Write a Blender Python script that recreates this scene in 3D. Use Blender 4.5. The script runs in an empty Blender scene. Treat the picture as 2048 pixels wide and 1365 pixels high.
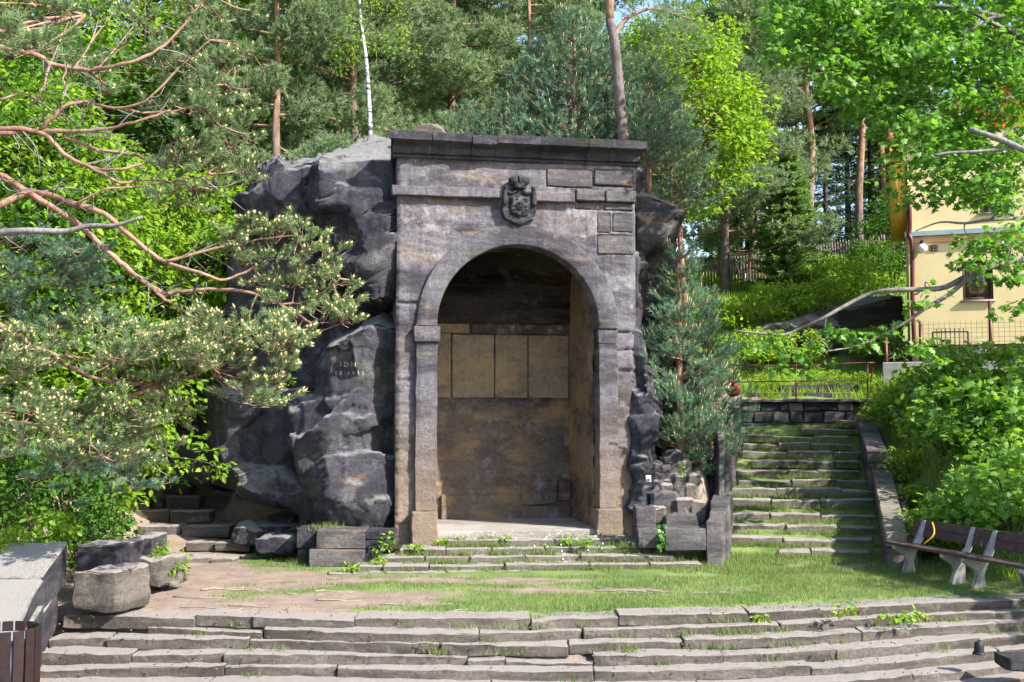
import bpy, bmesh, math, random
import numpy as np
from mathutils import Vector, Matrix
from mathutils.bvhtree import BVHTree
from mathutils.kdtree import KDTree
R = math.radians
scene = bpy.context.scene
col = scene.collection

# ------------------------------------------------------------------ camera, sky, sun, exposure
F, CX, CY, PITCH, CAMZ = 2200.0, 1024.0, 682.5, R(3.8), 2.4
cam_d = bpy.data.cameras.new('camera'); cam = bpy.data.objects.new('camera', cam_d); col.objects.link(cam)
cam.location = (0, 0, CAMZ); cam.rotation_euler = (R(90) + PITCH, 0, 0)
cam_d.sensor_width = 36; cam_d.lens = 36 * F / 2048; cam_d.clip_start = .05; cam_d.clip_end = 2000
scene.camera = cam
SUN_AZ, SUN_EL = 58, 39          # degrees from the camera's back towards the right; elevation
world = bpy.data.worlds.new('World'); scene.world = world; world.use_nodes = True
wn = world.node_tree; bg = wn.nodes['Background']
sky = wn.nodes.new('ShaderNodeTexSky'); sky.sky_type = 'NISHITA'; sky.sun_disc = False
sky.sun_elevation = R(SUN_EL); sky.sun_rotation = R(180 - SUN_AZ)
wn.links.new(sky.outputs[0], bg.inputs[0]); bg.inputs[1].default_value = .15
sl = bpy.data.lights.new('sun', 'SUN'); sl.energy = 5.0; sl.angle = R(.55); sl.color = (1, .95, .87)
sun = bpy.data.objects.new('sun', sl); col.objects.link(sun); sun.location = (20, -15, 30)
LIGHT = Vector((-math.sin(R(SUN_AZ)) * math.cos(R(SUN_EL)), math.cos(R(SUN_AZ)) * math.cos(R(SUN_EL)), -math.sin(R(SUN_EL))))
sun.rotation_euler = LIGHT.to_track_quat('-Z', 'Y').to_euler()
vs = scene.view_settings; vs.view_transform = 'Standard'; vs.look = 'None'; vs.gamma = 1; vs.use_curve_mapping = False
vs.exposure = 1.42
scene.cycles.max_bounces = 5; scene.cycles.diffuse_bounces = 3; scene.cycles.glossy_bounces = 1; scene.cycles.transmission_bounces = 3; scene.cycles.caustics_reflective = False; scene.cycles.caustics_refractive = False; scene.cycles.transparent_max_bounces = 4
try: scene.cycles.use_denoising = True
except Exception: pass

# ------------------------------------------------------------------ measuring helpers (photo pixel -> place)
def ray(px, py):
    u, v = (px - CX) / F, (CY - py) / F
    return np.array([u, math.cos(PITCH) - v * math.sin(PITCH), math.sin(PITCH) + v * math.cos(PITCH)])
def P(px, py, Y):
    d = ray(px, py); t = Y / d[1]
    return np.array([d[0] * t, Y, CAMZ + d[2] * t])
def G(px, py, z):
    d = ray(px, py); t = (z - CAMZ) / d[2]
    return np.array([d[0] * t, d[1] * t, z])

# ------------------------------------------------------------------ noise
def _hash(i, j, k, s):
    h = (i * 374761393 + j * 668265263 + k * 2147483647 + s * 1274126177) & 0xffffffff
    h = ((h ^ (h >> 13)) * 1274126177) & 0xffffffff
    return ((h ^ (h >> 16)) & 0xffff) / 65535.0
def vnoise(Pt, seed=0):
    Pt = np.asarray(Pt, float); I = np.floor(Pt).astype(np.int64); f = Pt - I; f = f * f * (3 - 2 * f)
    o = 0
    for a in (0, 1):
        for b in (0, 1):
            for c in (0, 1):
                w = (f[:, 0] if a else 1 - f[:, 0]) * (f[:, 1] if b else 1 - f[:, 1]) * (f[:, 2] if c else 1 - f[:, 2])
                o = o + w * _hash(I[:, 0] + a, I[:, 1] + b, I[:, 2] + c, seed)
    return o * 2 - 1
def fbm(Pt, scale=1.0, octv=4, seed=0):
    Pt = np.asarray(Pt, float) * scale; o = 0; a = 1.0; n = 0
    for k in range(octv):
        o = o + a * vnoise(Pt + k * 17.3, seed + k); n += a; a *= .5; Pt = Pt * 2.03
    return o / n
def sst(a, b, x):
    t = np.clip((np.asarray(x, float) - a) / (b - a), 0, 1); return t * t * (3 - 2 * t)

# ------------------------------------------------------------------ objects
def wloc(o):
    v = Vector((0, 0, 0))
    while o is not None: v = v + o.location; o = o.parent
    return v
def tag(o, label=None, cat=None, group=None, kind=None):
    if label: o['label'] = label
    if cat: o['category'] = cat
    if group: o['group'] = group
    if kind: o['kind'] = kind
    return o
def thing(name, loc, label, cat, group=None):
    o = bpy.data.objects.new(name, None); col.objects.link(o); o.location = Vector([float(c) for c in loc]); o.empty_display_size = .2
    return tag(o, label, cat, group)
def mesh_np(name, V, faces, mat, parent=None, smooth=False, attrs=None, origin=None, kind=None):
    """V (n,3) world coordinates; faces: list of int arrays (m,k) of one size each, or list of lists"""
    V = np.asarray(V, float)
    if parent is not None: org = np.array(wloc(parent))
    elif origin is not None: org = np.asarray(origin, float)
    else: org = np.array([V[:, 0].mean(), V[:, 1].mean(), V[:, 2].min()])
    me = bpy.data.meshes.new(name)
    arrs = [np.asarray(f, np.int32) for f in faces if len(f)]
    nl = sum(a.size for a in arrs); nf = sum(a.shape[0] for a in arrs)
    me.vertices.add(len(V)); me.vertices.foreach_set('co', (V - org).astype(np.float32).ravel())
    me.loops.add(nl); me.polygons.add(nf)
    me.loops.foreach_set('vertex_index', np.concatenate([a.ravel() for a in arrs]))
    tot = np.concatenate([np.full(a.shape[0], a.shape[1], np.int32) for a in arrs])
    st = np.concatenate([[0], np.cumsum(tot)[:-1]]).astype(np.int32)
    me.polygons.foreach_set('loop_start', st); me.polygons.foreach_set('loop_total', tot)
    if smooth: me.polygons.foreach_set('use_smooth', np.ones(nf, bool))
    me.update(calc_edges=True); me.validate()
    for k, (dom, vals) in (attrs or {}).items():
        at = me.attributes.new(k, 'FLOAT', dom); at.data.foreach_set('value', np.asarray(vals, np.float32))
    if mat is not None: me.materials.append(mat)
    o = bpy.data.objects.new(name, me); col.objects.link(o)
    if parent is not None: o.parent = parent
    else: o.location = org
    if kind: o['kind'] = kind
    return o
class MB:
    def __init__(s): s.v = []; s.f = {}; s.n = 0
    def add(s, V, faces):
        V = np.asarray(V, float)
        for f in faces:
            f = np.asarray(f, np.int64)
            if f.size: s.f.setdefault(f.shape[1], []).append(f + s.n)
        s.v.append(V); s.n += len(V)
    def build(s, name, mat, parent=None, smooth=False, **k):
        if name in ('twigs', 'branches', 'stems', 'candles'): k['kind'] = 'stuff'
        return mesh_np(name, np.concatenate(s.v), [np.concatenate(a) for a in s.f.values()], mat, parent, smooth, **k)
def copy_obj(o, parent=None, loc=None, rz=0, sc=1):
    c = o.copy(); col.objects.link(c); c.parent = parent
    if loc is not None: c.location = Vector([float(q) for q in loc])
    if rz: c.rotation_euler = (0, 0, rz)
    if sc != 1: c.scale = (sc, sc, sc) if not hasattr(sc, '__len__') else sc
    for ch in [k for k in o.children]:
        d = ch.copy(); col.objects.link(d); d.parent = c
    return c

def lattice(n, e):
    a = [0, e] + [e + (1 - 2 * e) * k / n for k in range(1, n)] + [1 - e, 1]
    return np.array(a)
def hexa_data(c8, n=(4, 2, 2), bev=.02, rough=.008, seed=0, nscale=5.0, chip=0.0):
    """rough-hewn stone between eight corners (bottom 4, top 4)"""
    c8 = np.asarray(c8, float)
    L = [np.linalg.norm(c8[1] - c8[0]), np.linalg.norm(c8[3] - c8[0]), np.linalg.norm(c8[4] - c8[0])]
    S = [lattice(n[i], min(.3, bev / max(L[i], 1e-3))) for i in range(3)]
    m = [len(s) for s in S]
    idx = {}; V = []; par = []
    def vid(i, j, k):
        q = (i, j, k)
        if q not in idx: idx[q] = len(V); V.append((S[0][i], S[1][j], S[2][k])); par.append(q)
        return idx[q]
    Fc = []
    for i in range(m[0] - 1):
        for j in range(m[1] - 1):
            Fc.append((vid(i, j, 0), vid(i, j + 1, 0), vid(i + 1, j + 1, 0), vid(i + 1, j, 0)))
            t = m[2] - 1; Fc.append((vid(i, j, t), vid(i + 1, j, t), vid(i + 1, j + 1, t), vid(i, j + 1, t)))
    for i in range(m[0] - 1):
        for k in range(m[2] - 1):
            Fc.append((vid(i, 0, k), vid(i + 1, 0, k), vid(i + 1, 0, k + 1), vid(i, 0, k + 1)))
            t = m[1] - 1; Fc.append((vid(i, t, k), vid(i, t, k + 1), vid(i + 1, t, k + 1), vid(i + 1, t, k)))
    for j in range(m[1] - 1):
        for k in range(m[2] - 1):
            Fc.append((vid(0, j, k), vid(0, j, k + 1), vid(0, j + 1, k + 1), vid(0, j + 1, k)))
            t = m[0] - 1; Fc.append((vid(t, j, k), vid(t, j + 1, k), vid(t, j + 1, k + 1), vid(t, j, k + 1)))
    V = np.array(V); par = np.array(par)
    ext = np.stack([(par[:, a] == 0) | (par[:, a] == m[a] - 1) for a in range(3)], 1).sum(1)
    # pull edges in
    Vp = V.copy()
    for a in range(3):
        e = min(.3, bev / max(L[a], 1e-3))
        k = np.where(ext >= 2, .45, 0) + np.where(ext == 3, .2, 0)
        Vp[:, a] = np.where(V[:, a] == 0, k * e, np.where(V[:, a] == 1, 1 - k * e, V[:, a]))
    s, t, r = Vp[:, :1], Vp[:, 1:2], Vp[:, 2:3]
    lo = (1 - s) * (1 - t) * c8[0] + s * (1 - t) * c8[1] + s * t * c8[2] + (1 - s) * t * c8[3]
    hi = (1 - s) * (1 - t) * c8[4] + s * (1 - t) * c8[5] + s * t * c8[6] + (1 - s) * t * c8[7]
    W = (1 - r) * lo + r * hi
    D = np.stack([fbm(W + 31 * q, nscale, 3, seed + q * 7) for q in range(3)], 1)
    W = W + D * rough
    if chip:
        cen = c8.mean(0); nn = fbm(W, 2.6, 3, seed + 91)
        W = W + (cen - W) * (np.clip(nn - .15, 0, 1) * chip * (ext >= 2))[:, None]
    return W, np.array(Fc)
def hexa(name, c8, mat, parent=None, n=(4, 2, 2), bev=.02, rough=.008, seed=0, chip=0.0, smooth=True, **k):
    V, f = hexa_data(c8, n, bev * .6, rough, seed, chip=chip)
    o = mesh_np(name, V, [f], mat, parent, smooth, **k); o.data.set_sharp_from_angle(angle=R(32)); return o
def box8(x0, x1, y0, y1, z0, z1):
    return np.array([(x0, y0, z0), (x1, y0, z0), (x1, y1, z0), (x0, y1, z0), (x0, y0, z1), (x1, y0, z1), (x1, y1, z1), (x0, y1, z1)], float)
BOXF = np.array([(0, 3, 2, 1), (4, 5, 6, 7), (0, 1, 5, 4), (1, 2, 6, 5), (2, 3, 7, 6), (3, 0, 4, 7)])
def obox(c, ax, ay, az):
    c, ax, ay, az = [np.asarray(q, float) for q in (c, ax, ay, az)]
    return np.array([c + a * ax + b * ay + d * az for d in (-.5, .5) for a, b in ((-.5, -.5), (.5, -.5), (.5, .5), (-.5, .5))])
def tube_data(pts, rad, sides=6, cap=True):
    pts = np.asarray(pts, float); n = len(pts)
    rad = np.broadcast_to(np.asarray(rad, float), (n,))
    T = np.gradient(pts, axis=0); T /= np.linalg.norm(T, axis=1)[:, None] + 1e-9
    up = np.array([0, 0, 1.0]) if abs(T[0, 2]) < .9 else np.array([1.0, 0, 0])
    V = []; A = None
    for i in range(n):
        A = up - T[i] * up.dot(T[i]) if A is None else A - T[i] * A.dot(T[i])
        A = A / (np.linalg.norm(A) + 1e-9); B = np.cross(T[i], A)
        for k in range(sides):
            a = 2 * math.pi * k / sides
            V.append(pts[i] + rad[i] * (math.cos(a) * A + math.sin(a) * B))
    Fq = [(i * sides + k, i * sides + (k + 1) % sides, (i + 1) * sides + (k + 1) % sides, (i + 1) * sides + k) for i in range(n - 1) for k in range(sides)]
    V = np.array(V); fs = [np.array(Fq)]
    if cap:
        V = np.concatenate([V, pts[:1], pts[-1:]]); c0, c1 = n * sides, n * sides + 1
        fs.append(np.array([(c0, (k + 1) % sides, k) for k in range(sides)] + [(c1, (n - 1) * sides + k, (n - 1) * sides + (k + 1) % sides) for k in range(sides)]))
    return V, fs
def smooth_poly(pts, k=4):
    """Catmull-Rom through the points"""
    p = np.asarray(pts, float); q = np.concatenate([2 * p[:1] - p[1:2], p, 2 * p[-1:] - p[-2:-1]]); out = []
    for i in range(1, len(q) - 2):
        for s in range(k):
            t = s / k; a, b, c, d = q[i - 1], q[i], q[i + 1], q[i + 2]
            out.append(.5 * (2 * b + (c - a) * t + (2 * a - 5 * b + 4 * c - d) * t * t + (3 * b - a - 3 * c + d) * t ** 3))
    out.append(p[-1]); return np.array(out)
def grid_faces(nu, nv, keep=None):
    i, j = np.meshgrid(np.arange(nu - 1), np.arange(nv - 1), indexing='ij')
    f = np.stack([i * nv + j, (i + 1) * nv + j, (i + 1) * nv + j + 1, i * nv + j + 1], -1).reshape(-1, 4)
    return f if keep is None else f[keep.ravel()]
def lathe(c, prof, sides=16):
    V = []; n = len(prof)
    for r, z in prof:
        for k in range(sides):
            a = 2 * math.pi * k / sides; V.append((c[0] + r * math.cos(a), c[1] + r * math.sin(a), c[2] + z))
    f = [(i * sides + k, i * sides + (k + 1) % sides, (i + 1) * sides + (k + 1) % sides, (i + 1) * sides + k) for i in range(n - 1) for k in range(sides)]
    return np.array(V), np.array(f)

# ------------------------------------------------------------------ materials
MATS = {}
class NT:
    def __init__(s, name):
        s.m = bpy.data.materials.new(name); s.m.use_nodes = True; s.t = s.m.node_tree
        s.b = s.t.nodes['Principled BSDF']; s.out = s.t.nodes['Material Output']; MATS[name] = s.m
    def n(s, ty, **k):
        nd = s.t.nodes.new(ty)
        for a, v in k.items(): setattr(nd, a, v)
        return nd
    def l(s, a, b): s.t.links.new(a, b)
    def pos(s, scale=(1, 1, 1)):
        g = s.n('ShaderNodeNewGeometry'); m = s.n('ShaderNodeMapping'); m.inputs['Scale'].default_value = scale
        s.l(g.outputs['Position'], m.inputs[0]); return m.outputs[0]
    def noise(s, vec, sc, det=5, rough=.6, dist=0):
        nd = s.n('ShaderNodeTexNoise'); nd.inputs['Scale'].default_value = sc; nd.inputs['Detail'].default_value = det
        nd.inputs['Roughness'].default_value = rough; nd.inputs['Distortion'].default_value = dist
        s.l(vec, nd.inputs['Vector']); return nd.outputs[0]
    def ramp(s, fac, stops, interp='LINEAR'):
        nd = s.n('ShaderNodeValToRGB'); nd.color_ramp.interpolation = interp; e = nd.color_ramp.elements
        while len(e) < len(stops): e.new(.5)
        for q, (p, c) in zip(e, stops):
            q.position = p; q.color = (*(c if hasattr(c, '__len__') else (c, c, c)), 1)
        s.l(fac, nd.inputs[0]); return nd.outputs[0]
    def mix(s, fac, a, b, mode='MIX'):
        nd = s.n('ShaderNodeMix'); nd.data_type = 'RGBA'; nd.blend_type = mode
        for sock, v in ((nd.inputs[0], fac), (nd.inputs[6], a), (nd.inputs[7], b)):
            if isinstance(v, bpy.types.NodeSocket): s.l(v, sock)
            elif hasattr(v, '__len__'): sock.default_value = (*v, 1)
            else: sock.default_value = v
        return nd.outputs[2]
    def math(s, op, a, b=0):
        nd = s.n('ShaderNodeMath', operation=op)
        for sock, v in ((nd.inputs[0], a), (nd.inputs[1], b)):
            if isinstance(v, bpy.types.NodeSocket): s.l(v, sock)
            else: sock.default_value = v
        return nd.outputs[0]
    def bump(s, h, st=.3, dist=.02):
        nd = s.n('ShaderNodeBump'); nd.inputs['Strength'].default_value = st; nd.inputs['Distance'].default_value = dist
        s.l(h, nd.inputs['Height']); s.l(nd.outputs[0], s.b.inputs['Normal'])
    def attr(s, name):
        nd = s.n('ShaderNodeAttribute'); nd.attribute_name = name; return nd.outputs['Fac']
    def fin(s, color, rough=.85, spec=.2):
        if isinstance(color, bpy.types.NodeSocket): s.l(color, s.b.inputs['Base Color'])
        else: s.b.inputs['Base Color'].default_value = (*color, 1)
        s.b.inputs['Roughness'].default_value = rough; s.b.inputs['Specular IOR Level'].default_value = spec
        return s.m
def m_plain(name, c, rough=.6, spec=.3, var=.15, sc=20, bump=.1, metal=0):
    t = NT(name); p = t.pos(); n = t.noise(p, sc, 4)
    c = np.array(c); t.b.inputs['Metallic'].default_value = metal
    if bump: t.bump(n, bump, .01)
    return t.fin(t.ramp(n, [(.25, tuple(c * (1 - var))), (.75, tuple(np.minimum(c * (1 + var), 1)))]), rough, spec)
def m_stone(name, base, dark, light, ochre=None, och=(.62, .72), dk=(.42, .6), lt=(.55, .75), strata=3.0, sc=.8, bump=.6, moss=0.0, top=None, zoch=None, streak=0.0):
    t = NT(name); p = t.pos(); ps = t.pos((.5, .5, strata))
    n1 = t.noise(ps, sc, 4, .65); n2 = t.noise(p, sc * 3.1, 4, .7); n3 = t.noise(p, 15, 6, .85)
    c = t.mix(t.ramp(n1, [(dk[0], 0), (dk[1], 1)]), dark, base)
    c = t.mix(t.ramp(n2, [(lt[0], 0), (lt[1], .75)]), c, light)
    c = t.mix(t.ramp(n3, [(.42, .0), (.62, .5)]), c, tuple(np.array(dark) * .55))
    if streak:
        st = t.noise(t.pos((5, 5, .35)), 1.0, 3, .6)
        c = t.mix(t.math('MULTIPLY', t.ramp(st, [(.5, 0), (.66, 1)]), streak), c, tuple(np.array(dark) * .6))
    if ochre:
        n5 = t.noise(ps, sc * 1.7, 4, .7); m = t.ramp(n5, [(och[0], 0), (och[1], 1)])
        if zoch:                         # the lower, wetter courses lost their black crust
            g = t.n('ShaderNodeNewGeometry'); sx = t.n('ShaderNodeSeparateXYZ'); t.l(g.outputs['Position'], sx.inputs[0])
            zz = t.math('ADD', sx.outputs[2], t.math('MULTIPLY', t.math('SUBTRACT', n2, .5), 2.2))
            zm = t.n('ShaderNodeMapRange'); zm.inputs[1].default_value = zoch[0]; zm.inputs[2].default_value = zoch[1]; zm.inputs[3].default_value = 1; zm.inputs[4].default_value = 0
            t.l(zz, zm.inputs[0]); m = t.math('MAXIMUM', t.math('MULTIPLY', m, .5), t.math('MULTIPLY', zm.outputs[0], t.ramp(n2, [(.3, .25), (.62, 1)])))
        c = t.mix(m, c, ochre)
    if top:                              # up-facing sides painted paler, sunlight put into the colour
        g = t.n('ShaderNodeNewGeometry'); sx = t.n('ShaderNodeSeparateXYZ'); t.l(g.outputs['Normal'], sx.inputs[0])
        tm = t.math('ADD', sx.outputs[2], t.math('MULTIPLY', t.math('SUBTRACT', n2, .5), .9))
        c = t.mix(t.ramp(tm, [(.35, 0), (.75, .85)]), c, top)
    if moss:
        n6 = t.noise(p, 1.1, 4, .7); c = t.mix(t.math('MULTIPLY', t.ramp(n6, [(.56, 0), (.7, 1)]), moss), c, (.07, .085, .02))
    t.bump(n3, min(1, bump * 1.5), .09)
    return t.fin(c, .92, .12)
def m_leaf(name, c0, c1, trans, tint, rough=.5, spec=.2):
    """leaf: reflecting and letting light through; shades vary from leaf to leaf"""
    t = NT(name); a = t.attr('rnd'); c = t.ramp(a, [(0, c0), (1, c1)])
    t.fin(c, rough, spec)
    if spec < .25:
        df = t.n('ShaderNodeBsdfDiffuse'); t.l(c, df.inputs[0]); surf = df.outputs[0]
    else: surf = t.b.outputs[0]
    tr = t.n('ShaderNodeBsdfTranslucent'); t.l(t.mix(1.0, c, tint, 'MULTIPLY'), tr.inputs[0])
    mx = t.n('ShaderNodeMixShader'); mx.inputs[0].default_value = trans
    t.l(surf, mx.inputs[1]); t.l(tr.outputs[0], mx.inputs[2]); t.l(mx.outputs[0], t.out.inputs[0]); return t.m
def m_bark(name, lo, hi, sc=6, z0=None, z1=None, bump=.8):
    t = NT(name); p = t.pos((1, 1, .35)); n = t.noise(p, sc * 2, 6, .7); n2 = t.noise(t.pos(), sc * .4, 4)
    c = t.mix(t.ramp(n2, [(.35, 0), (.65, 1)]), lo, hi)
    c = t.mix(t.ramp(n, [(.3, .75), (.55, 0)]), c, tuple(np.array(lo) * .35)); t.bump(n, bump, .03); return t.fin(c, .9, .1)

M_wall = m_stone('sandstone_facade', (.235, .22, .248), (.085, .078, .088), (.5, .455, .44), (.33, .245, .165), och=(.55, .7), dk=(.4, .56), lt=(.52, .68), zoch=(.6, 3.0), strata=2.4, sc=.75, streak=.5)
M_trim = m_stone('sandstone_trim', (.21, .196, .222), (.08, .074, .084), (.4, .365, .355), (.32, .235, .16), och=(.56, .72), dk=(.4, .56), zoch=(.5, 2.8), sc=.9, streak=.45)
M_dark = m_stone('sandstone_cornice', (.095, .091, .105), (.038, .037, .047), (.21, .2, .2), None, sc=1.2, moss=.35, streak=.4)
M_block = m_stone('sandstone_block', (.21, .19, .185), (.1, .094, .1), (.34, .31, .285), (.28, .19, .12), och=(.58, .72), sc=1.6)
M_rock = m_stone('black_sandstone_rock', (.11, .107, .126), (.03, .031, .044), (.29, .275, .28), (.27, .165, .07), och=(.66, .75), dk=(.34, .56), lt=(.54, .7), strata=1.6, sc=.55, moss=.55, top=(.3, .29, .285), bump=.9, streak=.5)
M_rock2 = m_stone('brown_sandstone_rock', (.13, .12, .115), (.05, .048, .052), (.27, .25, .225), (.25, .155, .075), och=(.58, .7), strata=5, sc=.6, moss=.4, bump=1.0, top=(.27, .25, .22))
M_niche = m_stone('niche_plaster', (.25, .195, .155), (.1, .08, .075), (.39, .38, .385), (.36, .24, .13), och=(.52, .66), dk=(.36, .6), lt=(.53, .7), strata=1.1, sc=1.1)
M_panel = m_stone('niche_slab', (.29, .225, .15), (.13, .1, .08), (.38, .31, .225), (.34, .24, .135), och=(.48, .66), dk=(.32, .55), strata=1.0, sc=1.5, bump=.4)
M_soot_shade = m_stone('sooty_shaded_vault', (.075, .06, .05), (.022, .019, .018), (.17, .135, .105), (.16, .1, .055), och=(.6, .72), strata=3.5, sc=.9)
M_crust = m_stone('crusted_block', (.11, .103, .115), (.05, .048, .06), (.2, .185, .18), (.22, .165, .1), och=(.62, .74), sc=1.4, top=(.42, .395, .36), streak=.55)  # dark crusted sides; the pale top paints in a sunlit upper face
M_niche_r = m_stone('niche_side_stone', (.33, .25, .165), (.11, .088, .08), (.42, .37, .32), (.38, .26, .14), och=(.48, .64), dk=(.38, .58), strata=1.2, sc=1.0)
M_step = m_stone('weathered_step_stone', (.26, .225, .195), (.125, .11, .095), (.39, .35, .31), (.14, .125, .075), och=(.58, .72), sc=1.4, top=(.45, .4, .37), bump=.8)
M_floor = m_stone('pale_niche_floor', (.42, .38, .34), (.28, .255, .23), (.5, .46, .42), None, sc=1.2, bump=.4)
M_lime = m_stone('pale_ledge_stone', (.32, .28, .23), (.17, .15, .12), (.45, .4, .34), (.2, .19, .09), och=(.6, .72), sc=1.5)
M_conc = m_plain('old_concrete', (.31, .3, .29), .9, .1, .25, 9, .5)
M_wood = m_plain('dark_bench_wood', (.07, .045, .04), .75, .2, .4, 14, .4)
M_binwood = m_plain('brown_bin_wood', (.018, .009, .009), .55, .3, .35, 12, .3)
M_steel = m_plain('pale_steel', (.3, .34, .38), .4, .5, .1, 8, 0, .6)
M_red = m_plain('dark_red_paint', (.085, .012, .014), .45, .4, .3, 14, .15)
M_black = m_plain('black_iron', (.015, .015, .017), .6, .3, .3, 14, .2)
M_cream = m_plain('yellow_render', (.7, .57, .32), .9, .1, .06, 3, .1)
M_orange = m_plain('ochre_paint', (.62, .36, .06), .8, .1, .08, 4, .1)
M_band = m_plain('peach_band', (.66, .4, .2), .85, .1, .08, 4, .1)
M_flash = m_plain('zinc_flashing', (.34, .42, .46), .45, .4, .15, 4, 0, .3)
M_tile = m_plain('red_roof_tile', (.36, .06, .03), .7, .2, .3, 5, .3)
M_orangewall = m_plain('orange_boards', (.7, .2, .02), .8, .15, .12, 3, .1)
M_white = m_plain('white_enamel', (.8, .8, .8), .4, .4, .05, 5, 0)
M_glassdark = NT('window_glass'); M_glassdark.b.inputs['Roughness'].default_value = .06; M_glassdark = M_glassdark.fin((.12, .09, .06), .06, .7)
M_plinth = m_plain('dark_plinth', (.11, .09, .085), .9, .1, .3, 5, .3)
M_plate = m_plain('brown_number_plate', (.1, .025, .02), .5, .3, .2, 30, 0)
M_picket = m_plain('grey_picket', (.19, .15, .12), .9, .1, .35, 5, .4)
M_green = m_plain('green_post', (.02, .22, .15), .5, .3, .2, 8, 0)
M_signred = m_plain('trail_red', (.5, .02, .03), .5, .3, .1, 8, 0)
M_letter = m_plain('scratched_letters', (.34, .3, .26), .9, .1, .25, 40, .3)
M_tape = m_plain('orange_strap', (.7, .3, .03), .6, .3, .2, 20, 0)
M_rust = m_plain('rusty_stone', (.22, .075, .04), .9, .1, .4, 9, .6)
M_root = m_plain('bare_root', (.27, .22, .18), .9, .1, .3, 14, .4)

M_bark_pine = m_bark('pine_bark_orange', (.2, .115, .08), (.36, .23, .165), 5)
M_bark_grey = m_bark('pine_bark_grey', (.11, .085, .08), (.2, .165, .155), 7)
M_bark_dark = m_bark('dark_bark', (.045, .036, .03), (.11, .09, .075), 8)
M_bark_dead = m_bark('grey_dead_wood', (.14, .13, .13), (.25, .235, .23), 8)
M_bark_maple = m_bark('maple_bark', (.12, .105, .095), (.24, .215, .19), 6)
t = NT('birch_bark'); p = t.pos((.6, .6, 3)); n = t.noise(p, 5, 5, .7)
M_bark_birch = t.fin(t.ramp(n, [(.4, (.03, .03, .03)), (.5, (.42, .42, .44))]), .8, .1)
M_ndl = m_leaf('pine_needles', (.1, .165, .075), (.27, .36, .175), .32, (1, 1.1, .7))
M_ndl_blue = m_leaf('young_pine_needles', (.085, .165, .1), (.22, .33, .21), .28, (1, 1.1, .8))
M_ndl_far = m_leaf('far_pine_needles', (.11, .17, .085), (.29, .37, .2), .4, (1, 1.05, .75))
M_cone = m_plain('pollen_cones', (.55, .4, .19), .8, .1, .2, 60, 0)
M_oldcone = m_plain('old_pine_cones', (.1, .04, .03), .8, .1, .3, 60, 0)
M_maple = m_leaf('maple_leaf', (.055, .15, .03), (.17, .33, .05), .42, (1.5, 1.6, .6), .45, .35)
M_sapling = m_leaf('sapling_leaf', (.075, .185, .03), (.22, .38, .06), .45, (1.5, 1.5, .55), .45, .35)
M_lime_leaf = m_leaf('spring_leaf', (.1, .215, .025), (.28, .42, .06), .5, (1.4, 1.35, .5))
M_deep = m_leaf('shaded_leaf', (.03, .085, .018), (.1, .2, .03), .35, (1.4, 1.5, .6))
M_spruce = m_leaf('spruce_needles', (.1, .19, .055), (.28, .4, .12), .3, (1, 1.1, .6))
M_spruce_dk = m_leaf('dark_spruce_needles', (.02, .05, .022), (.06, .11, .045), .15, (1, 1.1, .7))
M_grass = m_leaf('grass_blades', (.085, .155, .045), (.27, .32, .12), .4, (1.2, 1.25, .55))
M_fern = m_leaf('fern_and_weeds', (.11, .24, .03), (.34, .46, .075), .45, (1.3, 1.3, .5))
M_flower = m_plain('white_blossom', (.8, .8, .76), .7, .1, .05, 60, 0)

# ------------------------------------------------------------------ foliage makers
def unit(v): return v / (np.linalg.norm(v, axis=-1, keepdims=True) + 1e-9)
def rdir(rng, n): return unit(rng.normal(size=(n, 3)))
def needles(pos, d, rng, length=.12, k=20, nl=.05, w=.003, spread=.75, droop=0.0):
    """bottle-brush shoots: k single-triangle needles round each axis -> V, faces, rnd"""
    n = len(pos); d = unit(d); j = (np.arange(k) + .5) / k
    a = unit(np.cross(d, rng.normal(size=(n, 3)))); b = np.cross(d, a)
    ang = rng.uniform(0, 2 * math.pi, (n, k)); rad = np.cos(ang)[..., None] * a[:, None] + np.sin(ang)[..., None] * b[:, None]
    sp = spread * rng.uniform(.6, 1.25, (n, k))[..., None]
    nd = unit(d[:, None] * (1 - .35 * sp) + rad * sp)
    base = pos[:, None] + d[:, None] * (length * j)[None, :, None]
    L = nl * rng.uniform(.7, 1.2, (n, k))[..., None]
    side = unit(np.cross(nd, rng.normal(size=(n, k, 3)))) * w
    V = np.stack([base - side, base + side, base + nd * L], 2).reshape(-1, 3)
    Fc = np.arange(len(V)).reshape(-1, 3)
    rnd = np.clip(np.repeat(rng.random(n), k) * .65 + rng.random(n * k) * .35, 0, 1)
    return V, Fc, rnd
MAPLE = np.array([(0, 0), (.32, .02), (.22, .2), (.52, .34), (.3, .5), (.34, .72), (.14, .66), (0, 1), (-.14, .66), (-.34, .72), (-.3, .5), (-.52, .34), (-.22, .2), (-.32, .02)])
OVAL = np.array([(0, 0), (.27, .32), (.22, .7), (0, 1), (-.22, .7), (-.27, .32)])
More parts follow.
